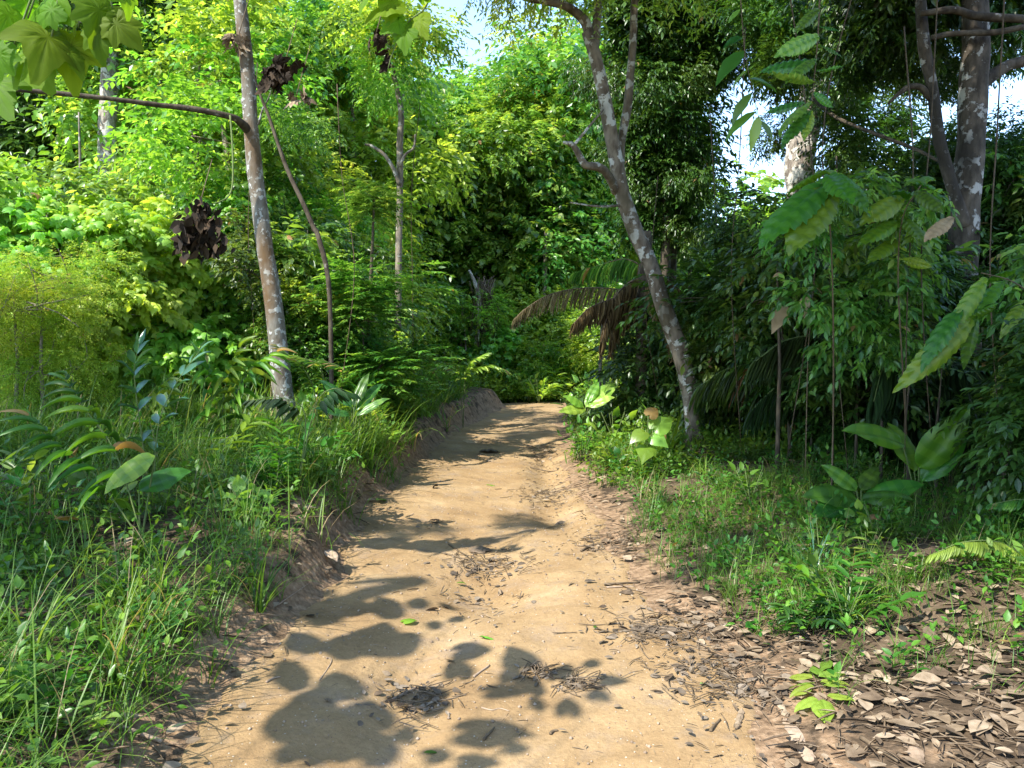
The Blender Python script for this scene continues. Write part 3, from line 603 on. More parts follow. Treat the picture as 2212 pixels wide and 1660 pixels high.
# far-off forest on the hill: one mass
b = Buf(); n = 26000
x = R.uniform(-75, 45, n); y = R.uniform(38, 75, n); h = 5 + 5 * (fbm(x * .12, y * .12, 77) + .5); z = H(x, y) + h * R.random(n) ** .5
k = ~((x > .16 * y) & (x < .9 * y)) | (R.random(n) < .55); z = np.where((x > .16 * y), H(x, y) + (z - H(x, y)) * .55, z)
st = np.stack([x, y, z], 1)[k]; d = R.normal(0, 1, (len(st), 3)); d[:, 2] *= .4
sprays(b, T_SIMPLE, st, d, 1.3, 6, .42, .55, upj=.5, jit=.4)
solo('distant_forest', b, M['mid'], 'far-off green forest mass on the slope behind the trees', 'forest', kind='stuff')
# ------------------------------------------------------------------ hero trees
def P(lst, Y): return [at(u, v, Y if np.isscalar(Y) else Y[i]) for i, (u, v) in enumerate(lst)]
def px(r, Y): return r / F * Y
# left slender tree
pts = [(648, 975), (640, 945), (613, 860), (600, 740), (589, 640), (570, 520), (554, 400), (543, 280), (534, 150), (518, 0), (505, -180), (500, -420), (520, -700)]
W = P(pts, 9.0); base = W[1].copy()
tl = thing('slender_tree', 'slender grey brown tree on the left bank with one long bare side branch', 'tree', base)
b = Buf(); tube(b, W, np.array([36, 29, 22, 20, 18.5, 17.5, 16.5, 15.5, 14.5, 13.5, 12, 9, 4]) / F * 9, 18, .05, 3, sub=8)
for a_, l in ((-.5, .2), (.9, .24), (2.4, .2), (3.6, .22), (5.0, .18)):
    e = W[1] + A(math.cos(a_) * l, math.sin(a_) * l, 0); e[2] = Hs(e[0], e[1]) - .03
    tube(b, [W[2] * .35 + W[1] * .65, (W[1] + e) / 2 + A(0, 0, .04), e], [.075, .055, .02], 8, .1, 4, sub=4)
bpart('trunk', b, M['barkL'], tl)
b = Buf(); tube(b, P([(541, 285), (520, 266), (500, 253), (430, 238), (350, 228), (250, 215), (130, 203), (0, 190), (-160, 168), (-400, 120)], np.linspace(9, 7.4, 10)), np.array([12, 9, 7, 6, 5.5, 5, 4.8, 4.5, 4, 3]) / F * 8.4, 10, .12, 5, sub=5)
bpart('branch', b, M['barkD'], tl, 'long bare dark branch reaching left')
b = Buf(); tube(b, P([(540, 270), (528, 235), (521, 215)], 8.95), [.02, .014, .009], 6, sub=3); tube(b, P([(558, 270), (568, 235), (585, 200), (600, 120)], [8.95, 8.9, 8.8, 8.6]), [.014, .01, .008, .004], 6, sub=3)
bpart('twig', b, M['barkL'], tl)
for i in range(7):
    c = W[11] + R.normal(0, .9, 3) * A(1, 1, .6) + A(0, 0, .8); part('foliage_clump', CL['bright'][i % 3], tl, c - base, i, .85)
# leaning tree on the right
base = at(1497, 962, 9.3); base[2] = Hs(base[0], 9.3)
tr_ = thing('leaning_tree', 'mottled leaning tree beside the right edge of the path, forking near the top', 'tree', base)
pts = [(1500, 985), (1498, 962), (1495, 915), (1488, 840), (1466, 750), (1432, 660), (1405, 570), (1368, 490), (1342, 410), (1326, 320), (1307, 220), (1287, 130), (1268, 70)]
W = P(pts, [9.3] * 13); W[0][2] = Hs(W[0][0], 9.3) - .1
b = Buf(); tube(b, W, np.array([27, 22, 17, 18, 19, 18, 17, 16.5, 16, 15, 14, 13, 11.5]) / F * 9.3, 16, .09, 8, sub=8)
for du, dv, Yr in ((-38, 28, 9.1), (38, 32, 9.15), (-16, 40, 8.9), (62, 50, 8.8), (-8, 8, 9.6), (30, 5, 9.6)):
    e = at(1500 + du, 965 + dv, Yr); e[2] = Hs(e[0], e[1]) - .02
    tube(b, [W[2] * .75 + W[1] * .25, W[1] * .55 + e * .45 + A(0, 0, .03), e], [.075, .055, .018], 8, .15, 9, sub=4)
bpart('trunk', b, M['barkR'], tr_)
def limb(pts, Y, r, nme='limb', lab=None, mat='barkR', root=tr_, sub=5, sides=10, rough=.1):
    b = Buf(); tube(b, P(pts, Y), np.array(r) / F * (Y if np.isscalar(Y) else 9), sides, rough, 3, sub=sub); o = bpart(nme, b, M[mat], root)
    if lab: o['label'] = lab
limb([(1275, 85), (1262, 45), (1225, 15), (1180, 3), (1120, -10), (1040, -60)], [9.3, 9.3, 9.2, 9.1, 9, 8.8], [12, 11, 9.5, 8, 7, 4], lab='limb arching to the left at the top')
limb([(1283, 115), (1288, 60), (1292, 0), (1290, -100), (1310, -300)], 9.35, [10, 9.5, 9, 8, 4])
limb([(1338, 385), (1342, 310), (1349, 268), (1356, 225), (1361, 166), (1368, 83), (1371, 0), (1378, -150), (1360, -350)], 9.45, [9, 9, 9.5, 9, 8.5, 8, 7.5, 7, 3], lab='upright limb right of the trunk')
limb([(1330, 415), (1322, 395), (1308, 372), (1292, 361), (1265, 357), (1250, 334), (1236, 313), (1216, 308)], [9.3, 9.2, 9.1, 9.05, 9, 9, 8.95, 8.95], [10, 9.5, 9, 9.5, 8.5, 7, 5.5, 3], lab='crooked broken limb stub pointing left')
limb([(1240, 314), (1270, 277), (1303, 238)], [8.95, 9.05, 9.2], [3.5, 2.8, 2], 'twig')
limb([(1232, 438), (1290, 446), (1345, 444)], [8.8, 9, 9.3], [1.5, 2.2, 3], 'twig')
for i, (u, v, Y, s) in enumerate([(1190, -120, 9, .8), (1330, -170, 9.3, .9), (1090, -160, 9, .7), (1390, -220, 9.5, .9)]):
    part('foliage_clump', CL['feather'][i % 3], tr_, at(u, v, Y) - base, i, s)
# big trunks on the right
base = at(2118, 1060, 8.6); base[2] = Hs(base[0], 8.6)
tb_ = thing('big_mottled_tree', 'big tree with a thick lichen mottled trunk at the far right', 'tree', base)
W = P([(2122, 1110), (2118, 1060), (2108, 950), (2088, 800), (2078, 640), (2083, 480), (2098, 280), (2106, 130), (2108, 0), (2112, -200), (2120, -500)], 8.6); W[0][2] = base[2] - .1
b = Buf(); tube(b, W, np.array([52, 44, 38, 34, 32, 31, 28, 27, 26, 24, 14]) / F * 8.6, 18, .1, 12, sub=7); bpart('trunk', b, M['barkB'], tb_)
limb([(2085, 490), (2062, 420), (2040, 345), (2026, 290), (2015, 200), (1996, 100), (1989, 0), (1985, -150)], 8.5, [15, 13, 12.5, 12, 12, 12, 11, 8], lab='second slimmer stem leaning left', mat='barkB', root=tb_)
limb([(2112, 195), (2130, 175), (2172, 145), (2214, 132), (2300, 110)], 8.6, [15, 13, 12, 12, 9], mat='barkB', root=tb_, lab='stout limb reaching right')
limb([(2010, 215), (1990, 190), (1965, 188), (1945, 200), (1918, 225)], 8.5, [7, 7, 6, 5, 2.5], mat='barkD', root=tb_)
limb([(1988, 30), (2058, 22), (2100, 34), (2145, 38), (2214, 42)], 8.3, [6, 8, 8, 9, 8], mat='barkD', root=tb_)
limb([(2013, 82), (2050, 74), (2091, 72), (2150, 70), (2214, 58)], 8.3, [6, 6, 6, 6, 6], mat='barkD', root=tb_)
base = at(1738, 800, 13); base[2] = Hs(base[0], 13)
tb2 = thing('pale_barked_tree', 'tall rough pale barked tree standing behind the right thicket', 'tree', base)
W = P([(1730, 900), (1730, 700), (1731, 531), (1735, 431), (1728, 360), (1742, 265), (1756, 186), (1755, 60), (1753, -60), (1750, -300)], 13); W[0][2] = base[2] - .1
b = Buf(); tube(b, W, np.array([46, 38, 33, 31, 31, 29, 27, 26, 26, 14]) / F * 13, 16, .12, 14, sub=6); bpart('trunk', b, M['barkP'], tb2)
limb([(1752, 205), (1776, 232), (1810, 256), (1850, 274), (1892, 290), (1975, 322), (2045, 357)], [12.5, 11.5, 10.5, 10, 9.6, 9.2, 8.8], [5, 5, 4.5, 4, 4, 4, 3], 'branch', 'thin dark branch slanting down to the right', 'barkD', tb2)
def hang(root, lst, key, sc=1):
    base = A(*root.location)
    for i, (u, v, Y, s) in enumerate(lst):
        d = CL[key]; part('foliage_clump', d[i % len(d)], root, at(u, v, Y) - base, R.uniform(0, 6), s * sc, R.normal(0, .2), R.normal(0, .2))
hang(tb_, [(2200, -60, 9.6, .8), (2150, 330, 9.5, .45), (2190, 500, 9.3, .5), (1960, 40, 9.4, .55), (2040, -60, 9.5, .8), (1880, 60, 10, .5), (1840, 130, 10.4, .45), (2080, 120, 10.5, .45), (2010, 150, 11, .4), (2170, 110, 10.5, .4), (1700, 30, 11, .6), (1760, 110, 11.5, .5), (1620, 30, 11.5, .45), (1690, 160, 11, .45), (2160, 300, 10.5, .4), (2030, 420, 10.5, .5), (2130, 430, 10, .4), (1820, 300, 11, .45), (1900, -110, 9.5, .8), (2195, 20, 9.2, .5), (2150, 640, 9.6, .6), (2200, 760, 9.4, .6), (1950, 130, 9.9, .35), (2060, 180, 10, .3), (2195, 400, 9.8, .4)], 'darkl')
hang(tb2, [(1650, -40, 13.5, .9), (1565, 60, 14, .5), (1550, 150, 14.4, .35), (1660, 300, 13.6, .4), (1700, 70, 13.8, .8), (1820, 60, 13.4, .85), (1880, 20, 13, .9), (1680, 130, 13, .55), (1800, 190, 12.8, .6), (1870, 330, 12.5, .7), (1780, 390, 12.5, .6), (1860, 150, 13.5, .7), (1930, 240, 12.6, .42), (1950, 420, 12, .8), (1700, -100, 13, 1)], 'darkl')
# pale trunk on the left hillside and other single stems
def pole(name, label, pts, Y, r, mat, ext=None, cat='tree', crown=None, key='bright', base_v=None):
    W = P(pts, Y); b0 = W[0].copy(); b0[2] = Hs(b0[0], b0[1])
    t = thing(name, label, cat, b0)
    if W[0][2] > b0[2]: W = [b0 - A(0, 0, .1)] + W; r = [r[0]] + list(r)
    b = Buf(); tube(b, W, np.array(r) / F * (Y if np.isscalar(Y) else np.mean(Y)), 12, .1, len(pts), sub=5); bpart('trunk', b, M[mat], t)
    if crown: hang(t, crown, key)
    return t
t = pole('pale_trunk_tree', 'thick pale blotched trunk standing in sunlight on the left hillside', [(232, 330), (234, 250), (236, 180), (238, 110), (242, -40), (245, -250)], 17, [19, 18, 18, 18, 17, 10], 'barkP', crown=[(200, -60, 16.8, 1.3), (330, -80, 17, 1.4), (150, 20, 17.4, .9)], key='dark')
t = pole('slim_pole_tree', 'slim straight grey stem rising beside the path bend, left of centre', [(858, 870), (860, 700), (861, 560), (864, 400), (864, 300), (866, 240), (848, 150), (835, 60), (830, -60)], 12.5, [9, 7.5, 7, 7, 7, 6, 5, 4, 3], 'barkT', crown=[(850, 130, 12.8, .8), (900, 60, 12.6, .7), (790, 40, 12.8, .8)], key='bright')
limb([(863, 400), (850, 365), (830, 335), (806, 318), (788, 312)], 12.4, [5, 4.5, 4, 3.5, 2], 'branch', None, 'barkT', t)
limb([(864, 360), (875, 335), (893, 320), (897, 290)], 12.4, [4, 3, 2.5, 1.5], 'branch', None, 'barkT', t)
pole('thin_dark_sapling', 'thin dark slanting stem just right of the slender grey tree', [(712, 640), (690, 520), (677, 491), (655, 440), (624, 375), (600, 310), (580, 250), (562, 205), (548, 160)], 8.8, [5, 5.5, 5, 5, 4.5, 4, 3.5, 2.5, 2], 'barkD', 'sapling', crown=[(640, 260, 9.4, .4)], key='mid')
t = pole('dead_stump', 'broken dead pale stem wrapped in brown vines beyond the path', [(1030, 800), (1029, 750), (1031, 700), (1034, 643), (1025, 610), (1013, 584)], 22, [7, 6.5, 6, 6, 4.5, 2.5], 'barkP', cat='dead tree')
b = Buf()
for i in range(60):
    u = 1042 + R.normal(0, 13); tube(b, P([(u, 770 + R.uniform(-30, 20)), (u + R.normal(0, 6), 720), (u + R.normal(0, 8), 670), (1045 + R.normal(0, 12), 620 + R.uniform(-25, 20))], 22.1 + R.normal(0, .15)), .012, 4, sub=3, r=R.random())
bpart('vine_tangle', b, M['brownstem'], t)
pole('thin_pale_stem', 'thin pale stem standing in the dark gap beyond the path end', [(1172, 812), (1172, 740), (1176, 640), (1178, 560), (1179, 500)], 24, [3.5, 3.5, 4, 4, 3], 'barkT')
pole('thin_pale_stem', 'short thin pale stem under the dark palm tree', [(1296, 812), (1298, 770), (1300, 735), (1302, 640)], 13.5, [4, 4, 4, 2.5], 'barkT')
pole('dark_slim_tree', 'slim dark stem left of the path amid tiered saplings', [(792, 860), (796, 700), (803, 560), (808, 430)], 11, [4, 4, 3.5, 2], 'barkD', crown=[(808, 430, 11, .4)], key='layer')
pole('dark_slim_tree', 'thin straight pole against the sky right of the leaning tree', [(1490, 620), (1490, 520), (1487, 440), (1484, 330), (1480, 200)], 16, [4, 4, 3.5, 3, 2], 'barkD', crown=[(1460, 250, 16, .5)], key='mid')
print('heroes', time.time() - T0)
# liana and withered leaf clumps
base = at(500, 258, 8.3)
t = thing('liana', 'thin looping liana hanging from the long bare branch', 'vine', base)
b = Buf(); tube(b, P([(497, 250), (501, 300), (503, 350), (502, 400), (493, 425), (475, 436), (462, 440)], [8.6, 8.5, 8.4, 8.3, 8.2, 8.1, 8.05]), [.012, .011, .01, .01, .009, .008, .006], 6, .1, 2, sub=5); bpart('stem', b, M['stem'], t)
def withered(label, spots, Y, size, n, T=T_LOB5D, mat='drydark'):
    c = at(spots[0][0], spots[0][1], Y); t = thing('withered_leaf_clump', label, 'dead leaves', c, 'withered leaf clumps hanging among the branches'); b = Buf()
    for (u, v, r) in spots:
        p = at(u, v, Y)[None] + R.normal(0, 1, (n, 3)) * px(r, Y) * A(.8, .5, .55); d = R.normal(0, .55, (n, 3)); d[:, 2] -= 1
        place(b, T, p, d, R.normal(0, 1, (n, 3)), size * R.uniform(.6, 1.2, n), R.uniform(.4, .8, n))
    bpart('leaf_cluster', b, M[mat], t); b = Buf()
    tube(b, [at(spots[0][0], spots[0][1], Y), at(spots[0][0] + 12, spots[0][1] - 45, Y), at(spots[0][0] + 30, spots[0][1] - 110, Y + .3)], [.006, .005, .004], 5, sub=3); bpart('stem', b, M['brownstem'], t)
withered('large dark brown withered leaf clump hanging at the end of the liana', [(428, 455, 26), (424, 500, 26), (412, 525, 24), (462, 520, 20), (445, 480, 22)], 8.0, .13, 46, T_DET)
withered('dark dead leaves hanging just right of the slender grey tree near the top', [(612, 150, 22), (600, 175, 16), (585, 145, 10)], 8.6, .16, 14)
withered('rust brown curled leaf left of the slender grey tree', [(512, 90, 14), (500, 78, 8)], 8.8, .15, 7, mat='dry')
withered('small rusty dead leaf pair dangling below the dark dead leaves', [(640, 208, 12), (655, 202, 8)], 8.6, .14, 5, mat='dry')
withered('dark round withered leaves near the top centre', [(812, 75, 10), (838, 118, 10)], 8.2, .13, 6)
def vine(u, Y, v0, v1, sway):
    q = P([(u, v0), (u + sway * .6, v0 + (v1 - v0) * .3), (u + sway, v0 + (v1 - v0) * .6), (u + sway * .4, v1)], Y); t = thing('liana', 'thin woody vine hanging through the thicket', 'vine', q[-1], 'thin vines hanging in the forest', auto=True)
    b = Buf(); q = [p + R.normal(0, .05, 3) * A(1, 1, .3) for p in q]; tube(b, q, [.006, .005, .005, .003], 5, .3, int(u) % 50, sub=6, r=.3 * R.random()); bpart('stem', b, M['brownstem'], t)
for (u, Y, v0, v1, sw) in [(1612, 7.6, 60, 960, -42), (1700, 6.9, -60, 1000, 46), (1835, 6.4, -80, 1010, -50), (1930, 5.9, 60, 1060, 60), (2015, 6.0, -60, 1020, -44), (2170, 5.4, -100, 1100, -38), (1530, 9.6, 240, 900, 34), (730, 9.4, 180, 860, 32), (905, 12.8, 220, 840, -20), (560, 9.8, 130, 760, -24), (1425, 10.6, 380, 860, -22)]:
    vine(u, Y, v0, v1, sw)
# palms
def frond(buf, rb, rach, n, ll, hangf, wid, Y=None, rr=.009, T=T_LONG, both=True, start=.12):
    p = np.array(rach, float); k = len(p)
    tube(rb, p, np.linspace(rr, rr * .35, k), 6, sub=4)
    s = np.linspace(start, 1, n); q = np.stack([np.interp(s, np.linspace(0, 1, k), p[:, i]) for i in range(3)], 1)
    tg = nrm(np.gradient(q, axis=0)); sd = nrm(np.cross(tg, A(0, 0, 1)))
    for sg in ((1, -1) if both else (1,)):
        d = sd * sg * (1 - hangf) + tg * (.45 + .9 * (s ** 4)[:, None]) + R.normal(0, .07, (n, 3)); d[:, 2] -= hangf * 1.6
        L = ll * (1 - .55 * np.abs(s - .45) ** 1.5 * 2) * R.uniform(.85, 1.1, n)
        place(buf, T, q, d, A(0, 0, 1) + sd * sg * .8 + R.normal(0, .15, (n, 3)), L, wid)
def arch(p0, az, L, rise, drop, k=7, bend=0):
    s = np.linspace(0, 1, k); d = A(math.cos(az), math.sin(az), 0)
    return np.array([p0 + d * L * (.9 * q) + A(0, 0, L * (rise * q - drop * q * q)) for q in s])
# palm with withered fronds by the path end
pb = at(1385, 850, 11.5); pb[2] = Hs(pb[0], 11.5)
t = thing('old_palm', 'dark stemmed palm with dry brown fronds drooping over the path end', 'palm', pb)
b = Buf(); tube(b, [pb + A(0, 0, -.1), at(1386, 760, 11.5), at(1386, 680, 11.5), at(1390, 590, 11.5), at(1396, 500, 11.5)], [.1, .08, .08, .09, .07], 12, .2, 4, sub=5); bpart('trunk', b, M['barkD'], t)
lf = [[(1392, 640), (1350, 628), (1290, 622), (1232, 626), (1180, 640), (1135, 668), (1112, 690)], [(1395, 650), (1350, 640), (1310, 650), (1270, 668), (1240, 700)], [(1390, 600), (1360, 610), (1330, 640), (1310, 690), (1300, 740)], [(1395, 610), (1430, 600), (1470, 630), (1500, 690), (1510, 740)],
      [(1395, 580), (1350, 560), (1290, 575), (1240, 590)], [(1388, 650), (1360, 650), (1330, 680), (1320, 740)], [(1392, 620), (1410, 625), (1440, 670), (1450, 740)]]
for i, l in enumerate(lf):
    Y = np.linspace(11.5, 11.5 + [-.8, -1.2, -.9, .3, .8, -.4, -1.0][i], len(l)); b = Buf(); rb = Buf()
    frond(b, rb, P(l, Y), [50, 40, 36, 40, 34, 40, 36][i], [.36, .42, .5, .5, .4, .55, .55][i], .72, .05, rr=.014)
    o = bpart('frond', b, M['olive'] if i == 0 else M['frond'] if i != 4 else M['mid'], t, 'broad pale olive dry frond arching left' if i == 0 else None); r2 = rb.data('rachis', M['brownstem'], tuple(pb)); q = part('rachis', r2, o)
# dark palms in the right thicket
def palm(u, v, Y, n, L, ll, hf, label, mat='dark', wid=.045, hg=.2, nleaf=44, rise=(.9, 1.5), drop=(.9, 1.5), az0=0, azr=2 * PI):
    c = gnd(u, v) if Y is None else at(u, v, Y); c[2] = Hs(c[0], c[1]); t = thing('palm', label, 'palm', c, 'low palms in the right thicket')
    for i in range(n):
        az = az0 + azr * (i + R.uniform(-.3, .3)) / n; b = Buf(); rb = Buf()
        frond(b, rb, arch(c + A(0, 0, hg), az, L * R.uniform(.8, 1.1), R.uniform(*rise), R.uniform(*drop)), nleaf, ll, hf, wid, rr=.011)
        o = bpart('frond', b, M[mat], t); part('rachis', rb.data('rachis', M['stem'], tuple(c)), o)
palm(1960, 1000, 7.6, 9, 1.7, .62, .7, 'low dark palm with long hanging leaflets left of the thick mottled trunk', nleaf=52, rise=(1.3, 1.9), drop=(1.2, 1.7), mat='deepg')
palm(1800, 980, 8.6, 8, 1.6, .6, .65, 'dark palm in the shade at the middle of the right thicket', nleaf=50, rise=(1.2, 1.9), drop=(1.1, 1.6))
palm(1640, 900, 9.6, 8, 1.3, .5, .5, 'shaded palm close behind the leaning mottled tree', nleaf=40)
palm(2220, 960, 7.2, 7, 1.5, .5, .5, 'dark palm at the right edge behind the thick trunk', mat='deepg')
palm(1560, 830, 13, 7, 1.5, .5, .5, 'small palm far back between the leaning tree and thicket', mat='mid')
# big explicit frond slanting down right (seen in front of the mottled trunk)
c = at(2062, 870, 7.3); c[2] = Hs(c[0], c[1])
t = thing('palm', 'palm whose dark frond slants down toward the thick mottled trunk', 'palm', c, 'low palms in the right thicket')
b = Buf(); rb = Buf(); frond(b, rb, P([(2090, 900), (2058, 862), (2008, 809), (1942, 756), (1892, 706), (1840, 680), (1780, 690)], [7.3, 7.3, 7.2, 7.1, 7, 6.9, 6.8]), 56, .42, .85, .07, rr=.012)
tube(rb, [c, (c + at(2090, 900, 7.3)) / 2 + A(.1, 0, .1), at(2090, 900, 7.3)], [.014, .013, .012], 6, sub=3)
o = bpart('frond', b, M['deepg'], t); part('rachis', rb.data('rachis', M['barkD'], tuple(c)), o)
# ------------------------------------------------------------------ large leaved plants
def leaves_on(root, items, T, mat, name='leaf', single=True, wid=.42):
    base = A(*root.location)
    for (p, d, up, s) in items:
        b = Buf(); place(b, T, np.array([p]), np.array([d]), np.array([up]), s, wid if np.isscalar(wid) else R.uniform(*wid)); bpart(name, b, M[mat], root)
def aim(u0, v0, u1, v1, Y0, Y1):
    a = at(u0, v0, Y0); b_ = at(u1, v1, Y1); return a, b_ - a, np.linalg.norm(b_ - a)
def leafplant(name, label, stem, Ys, leafs, T, mat, wid=.42, srad=.008, cat='sapling', smat='brownstem', up=(0, -.45, 1), base=None, tan=(), ujit=.35, lsc=1.0):
    W = P(stem, Ys); c = W[0].copy() if base is None else base; 
    if base is None: c[2] = Hs(c[0], c[1])
    t = thing(name, label, cat, c); b = Buf(); tube(b, ([c] if base is None else []) + list(W), np.linspace(srad, srad * .4, len(W) + (1 if base is None else 0)), 6, sub=4); bpart('stem', b, M[smat], t)
    for i, (u0, v0, u1, v1, Y0, Y1) in enumerate(leafs):
        a, d, L = aim(u0, v0, u1, v1, Y0, Y1); b = Buf(); place(b, T, a[None], d[None], A(*up)[None] + R.normal(0, ujit, (1, 3)), L * lsc * R.uniform(.8, 1.1), wid * R.uniform(.85, 1.1)); bpart('leaf', b, M['drytan' if i in tan else mat], t)
    return t
leafplant('large_leaved_sapling', 'sapling with very large toothed leaves crossing the pale barked trunk', [(1800, 900), (1800, 700), (1795, 520), (1785, 420)], [6.2, 5.8, 5.5, 5.3],
          [(1800, 390, 1620, 470, 5.3, 5.0), (1790, 380, 1850, 385, 5.3, 4.7), (1790, 372, 1690, 390, 5.3, 5.6), (1800, 395, 1700, 500, 5.3, 4.9), (1810, 385, 1885, 430, 5.3, 5.0), (1800, 380, 1760, 330, 5.3, 5.7), (1830, 420, 1905, 450, 5.3, 5.3), (1795, 420, 1730, 450, 5.3, 5.1)], T_BIG, 'big', .42, tan=(), lsc=.85)
leafplant('large_leaved_sapling', 'sapling with ribbed round ended leaves between the two right trunks', [(1960, 980), (1950, 800), (1940, 600), (1950, 470), (1990, 400)], [6.4, 6, 5.8, 5.6, 5.5],
          [(1950, 430, 1870, 450, 5.6, 5.3), (1960, 420, 1935, 395, 5.5, 5.9), (1975, 415, 2040, 440, 5.5, 5.2), (1980, 400, 2040, 380, 5.5, 5.7), (1945, 470, 2010, 500, 5.7, 5.4), (1945, 480, 1850, 500, 5.7, 5.5), (1940, 520, 1870, 545, 5.8, 5.6), (2000, 400, 1970, 350, 5.5, 5.9),
           (2060, 470, 1995, 500, 5.4, 5.3), (2060, 465, 2100, 500, 5.4, 5.3), (1950, 560, 2010, 580, 5.8, 5.6), (1950, 640, 1880, 610, 5.8, 5.7)], T_BIG, 'big', .42, tan=(8,), lsc=.85)
hang(bpy.data.objects['large_leaved_sapling.001'], [(1950, 430, 5.9, .32), (1900, 520, 6.1, .38), (1960, 580, 6.2, .3), (1910, 640, 6.2, .36), (1940, 740, 6.3, .3)], 'bigl', .85)
hang(bpy.data.objects['large_leaved_sapling'], [(1800, 420, 5.7, .3), (1740, 500, 5.9, .3), (1790, 640, 6.2, .36), (1850, 720, 6.3, .36)], 'bigl', .85)
leafplant('large_leaved_sapling', 'sapling with long drooping sunlit leaves in front of the thick mottled trunk', [(2300, 980), (2290, 800), (2240, 660), (2190, 610), (2120, 590)], [5.6, 5.2, 5, 4.9, 4.8],
          [(2170, 610, 2080, 640, 4.9, 4.7), (2130, 600, 2060, 690, 4.8, 4.6), (2150, 620, 2090, 720, 4.9, 4.6), (2080, 670, 1955, 735, 4.8, 4.6), (2100, 690, 1985, 800, 4.8, 4.5), (2110, 680, 2070, 780, 4.8, 4.7), (2200, 590, 2130, 560, 4.9, 5.2), (2150, 660, 2110, 730, 4.8, 4.7), (2220, 650, 2160, 700, 4.9, 4.7), (2230, 580, 2170, 545, 4.9, 4.8)], T_BIG2, 'big', .34, lsc=.8)
hang(bpy.data.objects['large_leaved_sapling.002'], [(2300, 660, 5.2, .4), (2270, 540, 5.5, .36), (2290, 760, 5.3, .4), (2290, 860, 5.4, .4)], 'bigl', .8)
leafplant('overhanging_branch_leaves', 'leafy twig with toothed leaves hanging from the top left of the pale barked trunk', [(1772, -60), (1768, 60), (1760, 160), (1752, 240)], [5.4, 5.4, 5.4, 5.4],
          [(1770, 20, 1700, 60, 5.4, 5.2), (1768, 60, 1840, 50, 5.4, 5.3), (1768, 80, 1690, 95, 5.4, 5.1), (1768, 100, 1850, 110, 5.4, 5.3), (1765, 130, 1680, 150, 5.4, 5.2), (1764, 150, 1830, 170, 5.4, 5.2), (1760, 175, 1650, 200, 5.4, 5.2), (1758, 200, 1800, 235, 5.4, 5.3), (1755, 225, 1640, 255, 5.4, 5.1), (1752, 240, 1670, 290, 5.4, 5.2), (1740, 225, 1620, 225, 5.4, 5.5), (1752, 240, 1730, 290, 5.4, 5.2), (1765, 140, 1620, 120, 5.4, 5.6)],
          T_BIG, 'mid', .34, .006, 'branch', base=at(1780, -150, 5.4), ujit=.8, lsc=.8)
leafplant('overhanging_branch_leaves', 'dangling twig of narrow leaves against the sky beside the dark evergreen', [(1590, -90), (1600, 0), (1610, 120), (1640, 260)], [6, 6, 6, 6],
          [(1600, 20, 1570, 50, 6, 6), (1600, 30, 1650, 60, 6, 6), (1604, 80, 1560, 100, 6, 5.9), (1608, 110, 1550, 170, 6, 5.9), (1615, 150, 1570, 200, 6, 6.1), (1620, 170, 1680, 190, 6, 6.1), (1625, 200, 1575, 270, 6, 6), (1640, 250, 1620, 330, 6, 6), (1640, 260, 1680, 310, 6, 6), (1635, 240, 1560, 300, 6, 6)], T_DET, 'mid', .34, .005, 'branch', base=at(1585, -150, 6))
tans = [(1740, 640, 1735, 690, 6.5, 6.3), (1760, 620, 1785, 640, 6.5, 6.5), (1700, 660, 1655, 740, 6.5, 6.3), (2010, 470, 2030, 490, 5.5, 5.4), (1900, 330, 1925, 310, 6.6, 6.8), (1690, 590, 1665, 600, 6.8, 6.8), (2120, 700, 2140, 680, 5, 5)]
leafplant('dry_leaf_twig', 'tan dead leaves caught on a twig in the right thicket', [(1745, 780), (1750, 700), (1748, 630)], [6.6, 6.6, 6.5], tans[:3] + [tans[5]], T_DET, 'drytan', .45, .005, 'twig', lsc=.75)
# lobed leaves, top left
base = at(180, -260, 4.4)
t = thing('lobed_leaf_branch', 'overhead branch with big translucent lobed leaves at the top left corner', 'branch', base)
b = Buf(); hub = []
for (u, v) in [(60, 40), (150, -60), (215, 20), (245, 30), (110, 90), (170, 60), (30, 100), (-20, 40)]:
    tube(b, [base, (base + at(u, v, 4.3)) / 2 + A(0, 0, .05), at(u, v, 4.3)], [.012, .008, .005], 6, sub=4)
bpart('stem', b, M['stem'], t)
for (u0, v0, u1, v1) in [(200, 0, 120, 80), (215, -10, 190, 90), (245, 20, 300, 110), (230, 30, 280, 150), (210, 40, 210, 150), (150, 60, 140, 190), (110, 50, 60, 150), (130, 90, 180, 190), (30, 10, -10, 70), (60, -20, 60, 60), (10, 90, -30, 180), (100, -30, 110, 50), (260, -40, 310, 40), (170, -50, 200, 30), (60, 90, 90, 170), (-20, 160, 10, 240), (140, 20, 70, 40)]:
    a, d, L = aim(u0, v0, u1, v1, 4.35 + R.normal(0, .12), 4.2 + R.normal(0, .12)); b = Buf()
    place(b, T_LOB5D if R.random() < .6 else T_LOB3D, a[None], d[None] + R.normal(0, .05, (1, 3)), A(R.normal(0, .8), -.7, .7 + R.normal(0, .6))[None], L * R.uniform(.65, .85), R.uniform(.85, 1.0), R.uniform(.1, .9)); bpart('leaf', b, M['lobed_top'], t)
